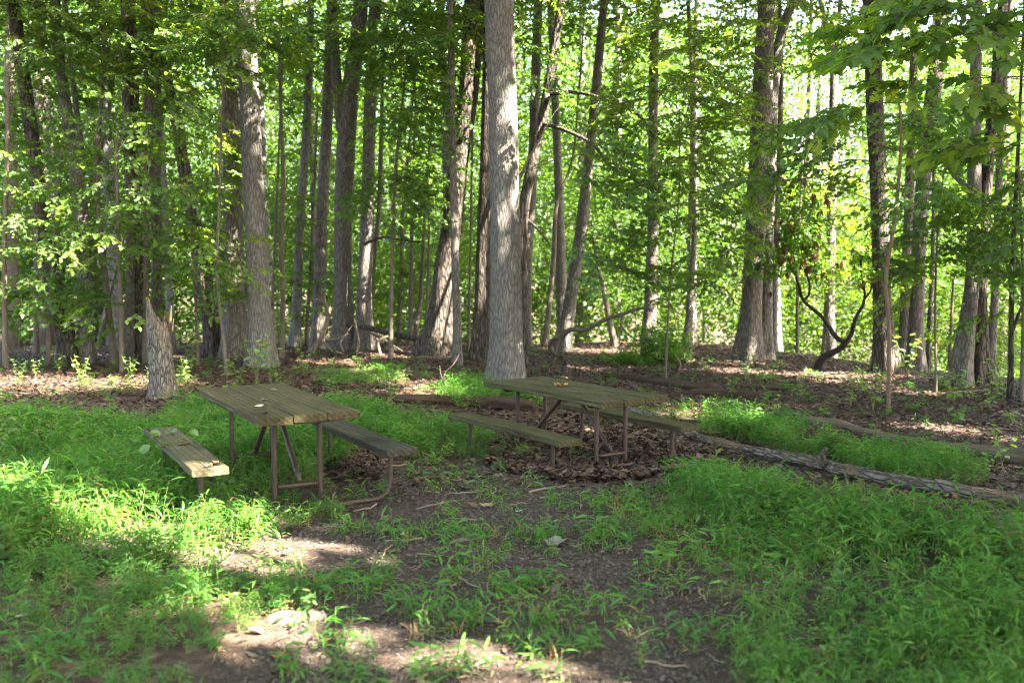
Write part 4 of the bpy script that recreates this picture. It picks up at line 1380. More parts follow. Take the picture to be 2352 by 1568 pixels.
MARKS = [(196, 'pale split trunk'), (372, 'broken snag'), (496, 'left-leaning dark trunk'), (600, 'tall pale trunk'), (795, 'high-forking trunk'), (1003, 'massive flared trunk'), (1162, 'central trunk'),
         (1300, 'leaning reddish trunk'), (1493, 'straight grey trunk'), (1735, 'twin trunks'), (1880, 'contorted shrub'), (2030, 'thick dark trunk'), (2225, 'crossing trunks')]
ORD = ['first', 'second', 'third', 'fourth', 'fifth', 'sixth', 'seventh', 'eighth', 'ninth', 'tenth', 'eleventh', 'twelfth', 'thirteenth', 'fourteenth']
for g_ in range(len(MARKS) + 1):
    lo = MARKS[g_ - 1][0] if g_ else -1e9
    hi = MARKS[g_][0] if g_ < len(MARKS) else 1e9
    for q_i, (o_, p_) in enumerate(sorted([f_ for f_ in FAR if lo <= f_[1] < hi], key=lambda f_: f_[1])):
        if g_ == 0:
            where = 'left of the ' + MARKS[0][1]
        elif g_ == len(MARKS):
            where = 'right of the ' + MARKS[-1][1]
        else:
            where = 'between %s and %s' % (MARKS[g_ - 1][1], MARKS[g_][1])
        tag(o_, '%s slender far tree from the left, %s' % (ORD[q_i], where), 'tree', 'trees in the woods behind the clearing')
# far mass of leaves and undergrowth that closes the view
n = 23000
Yf = r.uniform(31, 100, n)
q_ = r.uniform(-0.62, 0.62, n)
xf = q_ * Yf
zg = terrain(xf, Yf)
hh = r.uniform(0, 1, n) ** 0.9 * np.interp(Yf, [31, 36, 45, 70, 100], [3.0, 10.0, 15.5, 23, 31])
P = np.stack([xf, Yf, zg + 0.2 + hh], -1)
gapm = np.exp(-((q_ - 0.31) / 0.06) ** 2)
keep = (r.random(n) > gapm * 0.7) | (hh < 6)
keep &= carve(P, 0.4)
P = P[keep]
n = len(P)
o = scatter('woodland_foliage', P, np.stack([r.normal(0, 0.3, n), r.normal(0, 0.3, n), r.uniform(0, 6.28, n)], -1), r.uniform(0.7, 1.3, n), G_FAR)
tag(o, 'sunlit green mass of distant leaves and undergrowth closing the view', 'foliage', kind='stuff')

# ------------------------------------------------------------------ picnic tables
def plank(L, W, Tk, seed, mat, parent, loc, name='plank', chew=0.0035):
    n, r_ = 34, 0.005
    ys = np.r_[-L / 2, np.linspace(-L / 2 + 0.006, L / 2 - 0.006, n), L / 2]
    cs = []
    for sx, sz in ((1, 1), (-1, 1), (-1, -1), (1, -1)):
        for a in (0, 1):
            if (sx * sz > 0) == (a == 0):
                cs.append((sx * (W / 2), sz * (Tk / 2 - r_)))
            else:
                cs.append((sx * (W / 2 - r_), sz * (Tk / 2)))
    ord_ = [(W / 2, Tk / 2 - r_), (W / 2 - r_, Tk / 2), (W / 4, Tk / 2), (0, Tk / 2), (-W / 4, Tk / 2), (-W / 2 + r_, Tk / 2), (-W / 2, Tk / 2 - r_), (-W / 2, 0), (-W / 2, -Tk / 2 + r_),
            (-W / 2 + r_, -Tk / 2), (0, -Tk / 2), (W / 2 - r_, -Tk / 2), (W / 2, -Tk / 2 + r_), (W / 2, 0)]
    ring = np.array(ord_)
    M = len(ring)
    V = np.zeros((len(ys), M, 3))
    for i, y in enumerate(ys):
        k = 0.985 if i in (0, len(ys) - 1) else 1.0
        V[i, :, 0] = ring[:, 0] * k
        V[i, :, 2] = ring[:, 1] * (0.9 if k < 1 else 1)
        V[i, :, 1] = y
    e = fbm(V[..., 0] * 9 + seed * 3.3, V[..., 1] * 7, V[..., 2] * 9, seed, 3)
    V[..., 2] += chew * 0.6 * e - 0.010 * (V[..., 1] / (L / 2)) ** 2 * math.sin(seed)
    V[..., 0] += chew * fbm(V[..., 1] * 6, V[..., 2] * 20 + seed, seed, seed + 4, 3) + 0.004 * np.sin(V[..., 1] * 2 + seed)
    V[0, :, 1] += chew * 0.6 * e[0]
    V[-1, :, 1] += chew * 0.6 * e[-1]
    F = []
    for i in range(len(ys) - 1):
        for j in range(M):
            F.append((i * M + j, i * M + (j + 1) % M, (i + 1) * M + (j + 1) % M, (i + 1) * M + j))
    F.append(tuple(range(M)))
    F.append(tuple(range((len(ys) - 1) * M, len(ys) * M))[::-1])
    mb = MB()
    mb.add(V.reshape(-1, 3), [f[::-1] for f in F])
    o = link(name, mb.mesh(name, mat), parent, loc)
    return o


def pipe(name, pts, r_, parent, n=24):
    return tube_obj(name, spline(pts, n), r_, M_pipe, parent, 12)


def box(name, c, s, mat, parent, bev=0.003):
    import bmesh
    bm = bmesh.new()
    bmesh.ops.create_cube(bm, size=1)
    for v in bm.verts:
        v.co = Vector((v.co.x * s[0], v.co.y * s[1], v.co.z * s[2]))
    bmesh.ops.bevel(bm, geom=bm.edges[:], offset=bev, segments=1, affect='EDGES')
    me = bpy.data.meshes.new(name)
    bm.to_mesh(me)
    bm.free()
    me.materials.append(mat)
    return link(name, me, parent, c)


def bolt(parent, loc):
    mb = MB()
    p = np.array([[0, 0, -0.004], [0, 0, 0.003], [0, 0, 0.005]])
    mb.add(*tube(p, [0.009, 0.009, 0.005], 8))
    return link('bolt', mb.mesh('bolt', M_pipe, False), parent, loc)


def picnic_table(label, loc, rz, seed, tmat, bmatL, bmatR, labels):
    root = empty('picnic_table', loc, rz)
    tag(root, label, 'picnic table')
    L, W, H = 2.05, 0.755, 0.74
    Tk, pw = 0.058, 0.247
    for i in range(3):
        p = plank(L + 0.012 * math.sin(seed + i * 2), pw, Tk, seed + i, tmat, root, ((i - 1) * 0.2535, 0.006 * math.cos(seed + i), H - Tk / 2), 'tabletop_plank')
        for e in (-1, 1):
            for s in (-1, 1):
                bolt(p, (s * 0.07, e * 0.73, Tk / 2))
    for s, m_, lb in ((-1, bmatL, labels[0]), (1, bmatR, labels[1])):
        p = plank(2.02, 0.25, 0.055, seed + 7 + s, m_, root, (s * 0.705, 0, 0.425 - 0.0275), 'bench_plank', 0.0045)
        if lb:
            p['label'] = lb
        for e in (-1, 1):
            box('bench_bracket', (s * 0.705, e * 0.74, 0.425 - 0.055 - 0.0055), (0.2, 0.05, 0.008), M_pipe, root)
    rp = 0.0195
    for e in (-1, 1):
        y = e * 0.74
        pts = [[-0.715, y, 0.36], [-0.715, y, 0.24], [-0.712, y, 0.12], [-0.69, y, 0.055], [-0.63, y, 0.018], [-0.5, y, 0.008], [0, y, 0.002],
               [0.5, y, 0.008], [0.63, y, 0.018], [0.69, y, 0.055], [0.712, y, 0.12], [0.715, y, 0.24], [0.715, y, 0.36]]
        pipe('bench_leg_pipe', pts, rp, root, 60)
        for s in (-1, 1):
            pipe('table_leg', [[s * 0.175, y - e * 0.06, 0.02], [s * 0.172, y - e * 0.06, H - Tk - 0.006]], 0.021, root, 8)
        pipe('crossbar', [[-0.153, y - e * 0.06, 0.17], [0.153, y - e * 0.06, 0.17]], 0.021, root, 6)
        pipe('brace', [[0.02, y - e * 0.07, 0.19], [0.02, e * 0.10, H - Tk - 0.02]], 0.021, root, 8)
        # angle iron under the top, cut back at both ends
        mb = MB()
        w, z0, z1 = 0.34, H - Tk - 0.002, H - Tk - 0.042
        yy = y - e * 0.005
        v = [[-w, yy - .02, z0], [w, yy - .02, z0], [w - .05, yy - .02, z1], [-w + .05, yy - .02, z1], [-w, yy + .02, z0], [w, yy + .02, z0], [w - .05, yy + .02, z1], [-w + .05, yy + .02, z1]]
        mb.add(v, [(0, 1, 2, 3), (7, 6, 5, 4), (0, 4, 5, 1), (1, 5, 6, 2), (2, 6, 7, 3), (3, 7, 4, 0)])
        link('cleat', mb.mesh('cleat', M_pipe), root)
    return root


TLz, TRz = T1(-1.925, 8.04), T1(0.573, 10.05)
tabL = picnic_table('weathered three-plank picnic table standing in tall stiltgrass', (-1.925, 8.038, 0.0), 0.4951, 3, M_plank, M_plank_lit, M_plank_dk,
                    ('bench plank toned pale for its sunlit near end', 'dark bench plank beside the bare gravel'))
tabR = picnic_table('greenish picnic table standing on brown leaf litter before central trunk', (0.573, 10.052, -0.147), 0.5689, 14, M_plank_g, M_plank_g, M_plank_g, (None, None))


def tloc(tab, x, y, z):
    rz = tab.rotation_euler[2]
    c, s = math.cos(rz), math.sin(rz)
    return np.array([tab.location[0] + x * c - y * s, tab.location[1] + x * s + y * c, tab.location[2] + z])


# ------------------------------------------------------------------ broken snag
sb = ground_at(374, 914)
Ys = float(sb[1])
snag = empty('broken_snag', sb)
tag(snag, 'broken grey snag with furrowed bark and jagged splintered top', 'tree stump')
M_, K_ = 64, 70
th = np.linspace(0, 2 * np.pi, M_, endpoint=False)
sx = Ys / FP
prof = [(376, 930, 60), (376, 910, 58), (374, 870, 54), (371, 820, 52), (368, 770, 50), (366, 730, 46), (364, 680, 42)]
pp = spline(np.array([[(a - 374) * sx, at(a, b_, Ys)[2] - sb[2], 0.5 * w * sx] for a, b_, w in prof]), K_)
# height of the broken rim round the trunk (theta 0 = right, pi = left)
hs = np.interp(np.degrees(th), [0, 20, 45, 70, 90, 130, 160, 190, 215, 235, 255, 275, 300, 320, 335, 350, 360],
               [730, 728, 742, 748, 750, 746, 728, 694, 682, 686, 708, 722, 730, 738, 726, 742, 730])
hz = np.array([at(374, h_, Ys)[2] - sb[2] for h_ in hs]) + 0.03 * np.random.default_rng(3).normal(0, 1, M_)
V = np.zeros((K_, M_, 3))
for j in range(M_):
    zz = np.linspace(pp[0, 1], hz[j], K_)
    cx = np.interp(zz, pp[:, 1], pp[:, 0])
    rr = np.interp(zz, pp[:, 1], pp[:, 2])
    nz = 1 + 0.06 * (1 - 2 * np.abs(vnoise(np.cos(th[j]) * 6, np.sin(th[j]) * 6, zz * 2.2, 8))) + 0.05 * fbm(np.cos(th[j]) * 1.5, np.sin(th[j]) * 1.5, zz * 2, 9, 3)
    rr = rr * nz * (1 + 0.25 * np.exp(-np.maximum(zz, 0) / 0.15))
    V[:, j] = np.stack([cx + rr * np.cos(th[j]), rr * np.sin(th[j]), zz], -1)
mb = MB()
F = [(i * M_ + j, i * M_ + (j + 1) % M_, (i + 1) * M_ + (j + 1) % M_, (i + 1) * M_ + j) for i in range(K_ - 1) for j in range(M_)]
mb.add(V.reshape(-1, 3), F)
link('trunk', mb.mesh('trunk', M_snag, True), snag)
# hollow inside of the break
inn = V[-1].copy()
c0 = inn.mean(0)
ring2 = c0 + (inn - c0) * np.array([0.78, 0.78, 1]) - np.array([0, 0, 0.02])
ring3 = c0 + (inn - c0) * np.array([0.5, 0.5, 0.3]) - np.array([0, 0, 0.22])
mb = MB()
mb.add(np.vstack([inn, ring2, ring3, [c0 - np.array([0, 0, 0.3])]]),
       [(j, M_ + j, M_ + (j + 1) % M_, (j + 1) % M_) for j in range(M_)][:] + [(M_ + j, 2 * M_ + j, 2 * M_ + (j + 1) % M_, M_ + (j + 1) % M_) for j in range(M_)] +
       [(2 * M_ + j, 3 * M_, 2 * M_ + (j + 1) % M_) for j in range(M_)])
link('rotten_core', mb.mesh('rotten_core', M_rot), snag)
for a, b_, w, hgt, m_ in ((391, 742, 8, 40, M_splint), (384, 742, 5, 26, M_rot), (379, 738, 5, 22, M_rot), (396, 760, 4, 30, M_splint), (346, 768, 4, 34, M_rot), (386, 762, 4, 24, M_rot)):
    p0 = at(a, b_, Ys - 0.02) - sb
    p1 = at(a + 3, b_ - hgt, Ys - 0.04) - sb
    tube_obj('splinter', spline([p0, (p0 + p1) / 2, p1], 6), np.linspace(0.5 * w * sx, 0.12 * w * sx, 6), m_, snag, 5)


# ------------------------------------------------------------------ fallen logs
def log(label, pts, mat, M=26, n=None, knots=0.12, rough=0.12, sink=0.25, name='fallen_log', flat=1.0, stub=()):
    """pts: photo (px, py, width) of the log's centre line; rests on the ground"""
    rows = []
    for px, py, w in pts:
        g = ground_at(px, py + w * 0.42)
        rad = 0.5 * w * g[1] / FP
        rows.append([g[0], g[1] + rad * 0.3, g[2] + rad * (1 - sink), rad])
    rows = np.array(rows)
    base = rows[len(rows) // 2, :3].copy()
    base[2] = T1(base[0], base[1])
    d = rows[-1, :3] - rows[0, :3]
    rz = math.atan2(d[1], d[0])
    root = empty(name, base, rz)
    tag(root, label, 'log')
    ln = np.linalg.norm(np.diff(rows[:, :3], axis=0), axis=1).sum()
    q = spline(rows, n or int(max(30, ln / 0.035)))
    c, s = math.cos(-rz), math.sin(-rz)
    P = q[:, :3] - base
    P = np.stack([P[:, 0] * c - P[:, 1] * s, P[:, 0] * s + P[:, 1] * c, P[:, 2]], -1)
    sd = int(abs(base[0] * 100)) % 97

    def dp(th, k, PP):
        x = PP[:, 0][:, None]
        a = 1 + rough * fbm(np.cos(th) * 2.2, np.sin(th) * 2.2, x * 5, sd, 3) + knots * np.maximum(vnoise(np.cos(th) * 1.2, np.sin(th) * 1.2, x * 1.1, sd + 5) - 0.25, 0) * 2
        a = a + 0.5 * rough * (1 - 2 * np.abs(vnoise(np.cos(th) * 5, np.sin(th) * 5, x * 1.5, sd + 8)))
        return a
    rad = q[:, 3].copy()
    rad[0] *= 0.6
    rad[-1] *= 0.6
    tube_obj('log_body', P, rad, mat, root, M, dp, True)
    for a, b_, w, hgt, dx, m_ in stub:
        g = ground_at(a, b_)
        p0 = g - base + np.array([0, 0.02, 0.06])
        p1 = p0 + np.array([dx, -0.03, hgt])
        pp_ = np.array([p0, (p0 + p1) / 2 + 0.02, p1])
        pp_ = np.stack([pp_[:, 0] * c - pp_[:, 1] * s, pp_[:, 0] * s + pp_[:, 1] * c, pp_[:, 2]], -1)
        tube_obj('broken_stub', spline(pp_, 7), np.linspace(w, w * 0.6, 7), m_, root, 8, lambda th, k, PP: 1 + 0.2 * fbm(np.cos(th) * 2, np.sin(th) * 2, PP[:, 2][:, None] * 20, 4, 2))
    return root


log('long grey bark-covered log running right from behind the greenish table', [(1420, 940, 20), (1500, 963, 24), (1580, 998, 27), (1680, 1028, 29), (1760, 1042, 29), (1840, 1058, 33), (1950, 1083, 33), (2060, 1103, 32), (2200, 1126, 32), (2400, 1158, 32)],
    M_log, 36, 260, 0.5, 0.22, stub=[(1872, 1082, 0.035, 0.16, 0.10, M_stick_d), (1890, 1090, 0.03, 0.13, -0.02, M_stick_d)])
log('smooth bare tan log lying in grass at the right', [(1828, 962, 10), (1870, 965, 20), (1920, 972, 23), (1980, 988, 20), (2060, 1003, 15), (2120, 1012, 13)], M_logwood, 24, 90, 0.25, 0.16, 0.5)
log('bare brown log end cut by the right edge', [(2130, 1020, 16), (2200, 1030, 26), (2290, 1042, 36), (2400, 1058, 42)], M_logwood, 24, 90, 0.1, 0.1)
log('decayed split log left of the greenish table', [(888, 917, 12), (960, 919, 18), (1040, 922, 24), (1110, 926, 28), (1190, 932, 30), (1230, 936, 24)], M_logred, 24, 90, 0.15, 0.3, sink=0.05)
log('dark fallen log on the leaf litter behind the greenish table', [(1390, 862, 12), (1450, 868, 16), (1500, 876, 18), (1560, 884, 22), (1620, 892, 22), (1660, 898, 16)], M_logred, 20, 70, 0.2, 0.16, sink=0.05)
log('brown log piece overlapping the dark fallen log', [(1585, 900, 12), (1640, 903, 18), (1700, 906, 18), (1748, 909, 14)], M_logred, 18, 50, 0.1, 0.18, sink=0.05)
log('thin blackened log piece behind the brown log piece', [(1690, 886, 8), (1740, 889, 11), (1800, 893, 8)], M_logred, 14, 40, 0.2, 0.16, sink=0.05)
log('grey log lying before the massive flared trunk', [(960, 822, 10), (1000, 822, 12), (1050, 824, 12)], M_log, 14, 40, 0.1, 0.12)
log('short grey pole on the ground under the leaning pole', [(850, 799, 7), (900, 798, 9), (945, 797, 8)], M_log, 12, 40, 0.1, 0.1)


def deadwood(label, rows, mat, name='fallen_branch', M=8, parts=(), cat='branch', base_px=None):
    """rows: (px, py, width, Y)"""
    q = np.array([[*at(a, b_, Y), 0.5 * w * Y / FP] for a, b_, w, Y in rows])
    i = int(np.argmin(q[:, 2]))
    base = q[i, :3].copy()
    base[2] = min(base[2], T1(base[0], base[1]))
    root = empty(name, base)
    tag(root, label, cat)
    q = spline(q, max(12, len(rows) * 8))
    tube_obj('main_stem', q[:, :3] - base, q[:, 3], mat, root, M, bark_disp(7, -9, 0.1, 0, 0.1))
    for pr in parts:
        p = np.array([[*at(a, b_, Y), 0.5 * w * Y / FP] for a, b_, w, Y in pr])
        p = spline(p, max(10, len(pr) * 6))
        tube_obj('side_branch', p[:, :3] - base, p[:, 3], mat, root, 6, bark_disp(8, -9, 0.1, 0, 0.1))
    return root


deadwood('arching dead branch rooted in litter, rising to the right', [(1272, 812, 10, 21.5), (1264, 795, 10, 21.5), (1270, 780, 10, 21.4), (1290, 772, 11, 21.3), (1308, 758, 11, 21.2), (1345, 757, 10, 21), (1370, 744, 10, 20.9), (1400, 730, 10, 20.8), (1430, 722, 9, 20.7), (1455, 712, 8, 20.6), (1485, 708, 6, 20.5), (1500, 716, 4, 20.4)],
         BARK[3], parts=[[(1430, 722, 6, 20.7), (1428, 750, 5, 20.6), (1448, 772, 4, 20.5), (1500, 790, 3, 20.4)], [(1486, 708, 5, 20.5), (1500, 690, 4, 20.4), (1530, 688, 4, 20.3), (1548, 720, 3, 20.3), (1552, 760, 2, 20.3)], [(1290, 772, 7, 21.3), (1280, 790, 7, 21.3), (1276, 808, 7, 21.3)]])
deadwood('fallen pole propped from forked trunk to massive flared trunk', [(772, 746, 10, 22.3), (840, 752, 12, 22.0), (900, 766, 12, 21.6), (985, 784, 12, 21.0)], BARK[2], 'fallen_pole', cat='pole')
deadwood('pale thin pole leaning down right under the fallen pole', [(848, 762, 5, 22), (900, 792, 5, 21.8), (925, 808, 5, 21.6)], M_stick, 'fallen_pole', cat='pole')
deadwood('second pale thin pole, steeper, under the fallen pole', [(852, 764, 4, 21.9), (885, 780, 4, 21.9), (910, 804, 4, 21.7)], M_stick, 'fallen_pole', cat='pole')
deadwood('curved grey branch standing hooked in the litter', [(874, 815, 6, 20.6), (870, 800, 6, 20.6), (868, 786, 6, 20.6), (880, 776, 6, 20.6), (902, 770, 4, 20.7)], M_stick)
deadwood('forked dead branch leaning against the forked trunk', [(706, 812, 9, 21.5), (725, 795, 10, 21.5), (740, 770, 10, 21.6), (752, 735, 10, 21.8), (760, 700, 9, 22)], M_stick, parts=[
    [(748, 782, 6, 21.5), (778, 778, 5, 21.4), (800, 766, 3, 21.4)], [(742, 768, 5, 21.6), (718, 752, 4, 21.5), (700, 738, 3, 21.5)], [(730, 790, 7, 21.5), (722, 805, 6, 21.4), (716, 816, 6, 21.3)],
    [(742, 785, 6, 21.5), (762, 806, 5, 21.3), (778, 830, 4, 20.6)], [(755, 725, 5, 21.8), (748, 700, 4, 21.8), (735, 690, 3, 21.8), (690, 690, 3, 21.8)]])
deadwood('thin pale branch standing upright before the joined trunk', [(817, 812, 5, 21.3), (824, 790, 5, 21.3), (820, 760, 4, 21.4), (814, 730, 3, 21.5)], M_stick)
deadwood('thin pale branch bowed in front of the forked trunk', [(790, 810, 4, 21.4), (782, 790, 4, 21.4), (800, 760, 4, 21.5), (812, 745, 3, 21.5)], M_stick)
deadwood('bowed bare stick arching over the litter by twin trunks', [(1560, 850, 3, 17.6), (1563, 836, 3, 17.6), (1556, 822, 2, 17.6), (1550, 815, 2, 17.7)], M_stick)
deadwood('upright twigs of a dead bush before the central trunk', [(1035, 905, 2.4, 14.4), (1022, 880, 2.2, 14.4), (1012, 858, 1.8, 14.4), (1010, 840, 1.2, 14.4)], M_stick_d, parts=[[(1022, 880, 2, 14.4), (1020, 860, 1.6, 14.5), (1042, 835, 1.5, 14.5), (1058, 808, 1.2, 14.6)], [(1030, 895, 3, 14.4), (1012, 900, 2, 14.3), (1008, 918, 2, 14.1)]])
deadwood('long bare branch reaching from the trunk joined by the fallen pole', [(838, 560, 7, 22), (880, 545, 6, 21.6), (930, 552, 5, 21.3), (965, 556, 4, 21.2)], BARK[2], 'bare_branch')

# dark evergreen bush at the crest
bb = ground_at(1518, 832)
bush = empty('evergreen_bush', bb)
tag(bush, 'small dark evergreen bush on the crest under the grey trunk', 'bush')
r = np.random.default_rng(31)
pts = np.concatenate([np.array([at(1515 + r.normal(0, 38), 795 + r.normal(0, 26), bb[1] + r.normal(0, 0.35)) for _ in range(130)]),
                      np.array([at(1440 + r.normal(0, 34), 822 + r.normal(0, 7), bb[1] + r.normal(0, 0.3)) for _ in range(60)])])
o = scatter('foliage', pts - bb, np.stack([r.normal(0, 0.4, len(pts)), r.normal(0, 0.4, len(pts)), r.uniform(0, 6.28, len(pts))], -1), r.uniform(0.7, 1.2, len(pts)), G_LAUREL, bush, r.integers(0, 2, len(pts)))
o['kind'] = 'stuff'
for a, b_ in ((1490, 745), (1530, 760), (1550, 790), (1470, 800)):
    branch(bush, (0, 0, 0), at(a, b_, bb[1]) - bb, 0.02, BARK[4], 0.02)


# ------------------------------------------------------------------ grass, leaf litter, gravel
def scatter_ground(n, x0, x1, y0, y1, seed):
    r = np.random.default_rng(seed)
    x, y = r.uniform(x0, x1, n), r.uniform(y0, y1, n)
    px, py = zones(x, y)
    return r, x, y, px, py


def fan(n, y0, y1, seed, w=0.58):
    """points spread evenly over the ground fan the camera looks at"""
    r = np.random.default_rng(seed)
    y = np.sqrt(r.uniform(y0 ** 2, y1 ** 2, n))
    x = r.uniform(-w, w, n) * y
    px, py = zones(x, y)
    return r, x, y, px, py


def trunk_clear(x, y):
    return np.ones(len(x), bool)


# tall stiltgrass: ~95 plants per square metre where it is dense
area = 0.58 * (15.5 ** 2 - 3.6 ** 2)
r, x, y, px, py = fan(int(area * 120), 3.6, 15.5, 201)
d = np.zeros(len(x))
hgt = np.ones(len(x))
mL, mT, mM, mR = inpoly(px, py, Z_GRASS_L), inpoly(px, py, Z_GRASS_T), inpoly(px, py, Z_GRASS_M), inpoly(px, py, Z_GRASS_R)
mRS = inpoly(px, py, Z_GRASS_RS)
d[mL] = 0.9
d[mM] = 1.0
d[mR] = 0.95
d[mT] = 1.0
d[mRS & ~mR] = 0.6
patch = fbm(x * 0.9, y * 0.9, 0, 61, 3)
d *= np.clip(0.78 + 0.55 * patch, 0.15, 1)
hgt = 0.85 + 0.35 * fbm(x * 0.7, y * 0.7, 0, 63, 2)
hgt[mM] *= 0.95
hgt[mL] *= 1.08
hgt[mT] *= 1.15
hgt[mRS & ~mR] *= 0.55
edge = sstep(1290, 1345, py) * (px < 700)
hgt *= 1 - 0.35 * edge
sp = inpoly(px, py, Z_SPARSE_L)
d[sp] = 0.8 + 0.35 * patch[sp]
hgt[sp] *= 0.82
k = r.random(len(x)) < d
# nothing grows through the planks: shorten what stands under them
for tab in (tabL, tabR):
    c, s = math.cos(tab.rotation_euler[2]), math.sin(tab.rotation_euler[2])
    lx = (x - tab.location[0]) * c + (y - tab.location[1]) * s
    ly = -(x - tab.location[0]) * s + (y - tab.location[1]) * c
    under = (np.abs(np.abs(lx) - 0.705) < 0.2) & (np.abs(ly) < 1.1)
    hgt[under] *= 0.7
    mid_ = (np.abs(lx) < 0.5) & (np.abs(ly) < 1.0)
    hgt[mid_] *= 0.75
    k &= ~(mid_ & (r.random(len(x)) < 0.5))
x, y, hgt = x[k], y[k], hgt[k]
n = len(x)
P = np.stack([x, y, terrain(x, y)], -1)
o = scatter('stiltgrass', P, np.stack([r.normal(0, 0.12, n), r.normal(0, 0.12, n), r.uniform(0, 6.28, n)], -1), np.clip(hgt * r.uniform(0.7, 1.25, n), 0.3, 1.6), G_GRASS, None,
            r.choice(8, n, p=[0.175, 0.175, 0.175, 0.175, 0.175, 0.06, 0.04, 0.025]))
tag(o, 'bright green stiltgrass carpeting the clearing on both sides of the gravel', 'grass', kind='stuff')

# short sparse grass over the gravel and along the litter edge
r, x, y, px, py = fan(int(0.58 * (24 ** 2 - 3.6 ** 2) * 60), 3.6, 24, 202)
mC = inpoly(px, py, Z_SPARSE_C) | inpoly(px, py, Z_SPARSE_L) | inpoly(px, py, Z_SPARSE_R)
mG = inpoly(px, py, Z_GRAVEL)
patch = fbm(x * 1.5, y * 1.5, 0, 65, 3)
d = np.where(mC, 0.62 + 0.75 * patch, np.where(mG, 0.09, 0.02))
d = np.where((py > 1460) & (px > 450) & (px < 1650), 0.4 + 0.5 * patch, d)
band = (y > 11) & (y < 16)
d = np.where(band & ~mG, np.where(px < 1000, 0.05, 0.04) + 0.12 * patch, d)
d = np.where((y > 16), 0.02 + 0.08 * (patch > 0.5), d)
d = np.where(inpoly(px, py, Z_LITTER_T), 0.05, d)
far_patch = inpoly(px, py, [(700, 868), (780, 855), (900, 858), (940, 868), (860, 880), (760, 880)])
d = np.where(far_patch | inpoly(px, py, [(400, 1300), (480, 1235), (620, 1190), (680, 1215), (560, 1290), (470, 1330)]), 1.0, d)
k = r.random(len(x)) < d
x, y, py_ = x[k], y[k], py[k]
n = len(x)
P = np.stack([x, y, terrain(x, y)], -1)
pid = r.choice(6, n, p=[0.2, 0.2, 0.2, 0.2, 0.1, 0.1])
o = scatter('short_grass', P, np.stack([r.normal(0, 0.15, n), r.normal(0, 0.15, n), r.uniform(0, 6.28, n)], -1), r.uniform(0.6, 1.35, n), G_GRASS_S, None, pid)
tag(o, 'thin short grass sprouting through the gravel and litter', 'grass', kind='stuff')

# leaf litter
r, x, y, px, py = fan(230000, 4.0, 27, 203)
mGr = inpoly(px, py, Z_GRASS_L) | inpoly(px, py, Z_GRASS_R) | inpoly(px, py, Z_GRASS_M)
lt = inpoly(px, py, Z_LITTER_T)
d = np.where(mG := inpoly(px, py, Z_GRAVEL), 0.03, np.where(mGr, 0.05, 0.75))
d = np.where((py > 1180) & ~mGr, 0.022, d)
d = np.where((py < 1130) & mG, 0.22, d)
d = np.where(lt, 1.0, d)
d = np.where(y < 9, d, np.where(mG | mGr, d, np.maximum(d, 0.6)))
k = r.random(len(x)) < d
x, y = x[k], y[k]
lt = lt[k]
n = len(x)
P = np.stack([x, y, terrain(x, y) + r.uniform(0.0, 0.03, n) + np.where(lt, r.uniform(0, 0.05, n), 0)], -1)
o = scatter('leaf_litter', P, np.stack([r.normal(0, 0.22, n), r.normal(0, 0.22, n), r.uniform(0, 6.28, n)], -1), r.uniform(0.035, 0.078, n), G_LITTER)
tag(o, 'brown fallen leaves covering the forest floor', 'leaf litter', kind='stuff')
# dense heap of leaves under the greenish table
r, x, y, px, py = fan(60000, 7.6, 13, 205, 0.3)
lt = inpoly(px, py, Z_LITTER_T) | inpoly(px, py, [(740, 1040), (860, 1040), (900, 1070), (850, 1110), (760, 1100)])
x, y = x[lt], y[lt]
n = len(x)
P = np.stack([x, y, terrain(x, y) + r.uniform(0.0, 0.06, n)], -1)
o = scatter('heaped_leaf_litter', P, np.stack([r.normal(0, 0.32, n), r.normal(0, 0.32, n), r.uniform(0, 6.28, n)], -1), r.uniform(0.045, 0.105, n), G_LITTER)
tag(o, 'deep brown leaves heaped under and around the greenish table', 'leaf litter', kind='stuff')

# crumbled leaf bits and broken twigs trodden into the bare ground
r, x, y, px, py = fan(16000, 3.8, 12, 207, 0.5)
k = inpoly(px, py, Z_GRAVEL) & (r.random(len(x)) < np.clip(0.35 + 0.8 * fbm(x * 1.1, y * 1.1, 0, 91, 3), 0.04, 1))
x, y = x[k], y[k]
n = len(x)
P = np.stack([x, y, terrain(x, y) + 0.006], -1)
o = scatter('crumbled_leaves', P, np.stack([r.normal(0, 0.25, n), r.normal(0, 0.25, n), r.uniform(0, 6.28, n)], -1), r.uniform(0.012, 0.045, n), G_LITTER)
tag(o, 'crumbled brown leaf bits trodden into the bare gravel', 'leaf litter', kind='stuff')
TW = []
for k_ in range(4):
    rr_ = np.random.default_rng(400 + k_)
    mb = MB()
    t_ = np.linspace(-0.5, 0.5, 6)
    mb.add(*tube(np.stack([t_, 0.06 * rr_.normal(0, 1, 6), 0.02 * rr_.normal(0, 1, 6) + 0.03], -1), np.linspace(0.03, 0.015, 6), 4))
    TW.append(bpy.data.objects.new('broken_twig', mb.mesh('broken_twig', M_stick if k_ % 2 else M_stick_d)))
G_TWIG = scatter_group('twigs', TW)
NPROTO[G_TWIG] = 4
r, x, y, px, py = fan(5200, 3.8, 23, 208)
k = (inpoly(px, py, Z_GRAVEL) & (r.random(len(x)) < 0.6)) | ((y > 9) & (r.random(len(x)) < 0.45))
x, y = x[k], y[k]
n = len(x)
P = np.stack([x, y, terrain(x, y) + 0.008], -1)
o = scatter('twig_litter', P, np.stack([r.normal(0, 0.1, n), r.normal(0, 0.1, n), r.uniform(0, 6.28, n)], -1), 0.05 + 0.22 * r.random(n) ** 2.2, G_TWIG)
tag(o, 'broken twigs strewn over the dirt and leaf litter', 'twigs', kind='stuff')

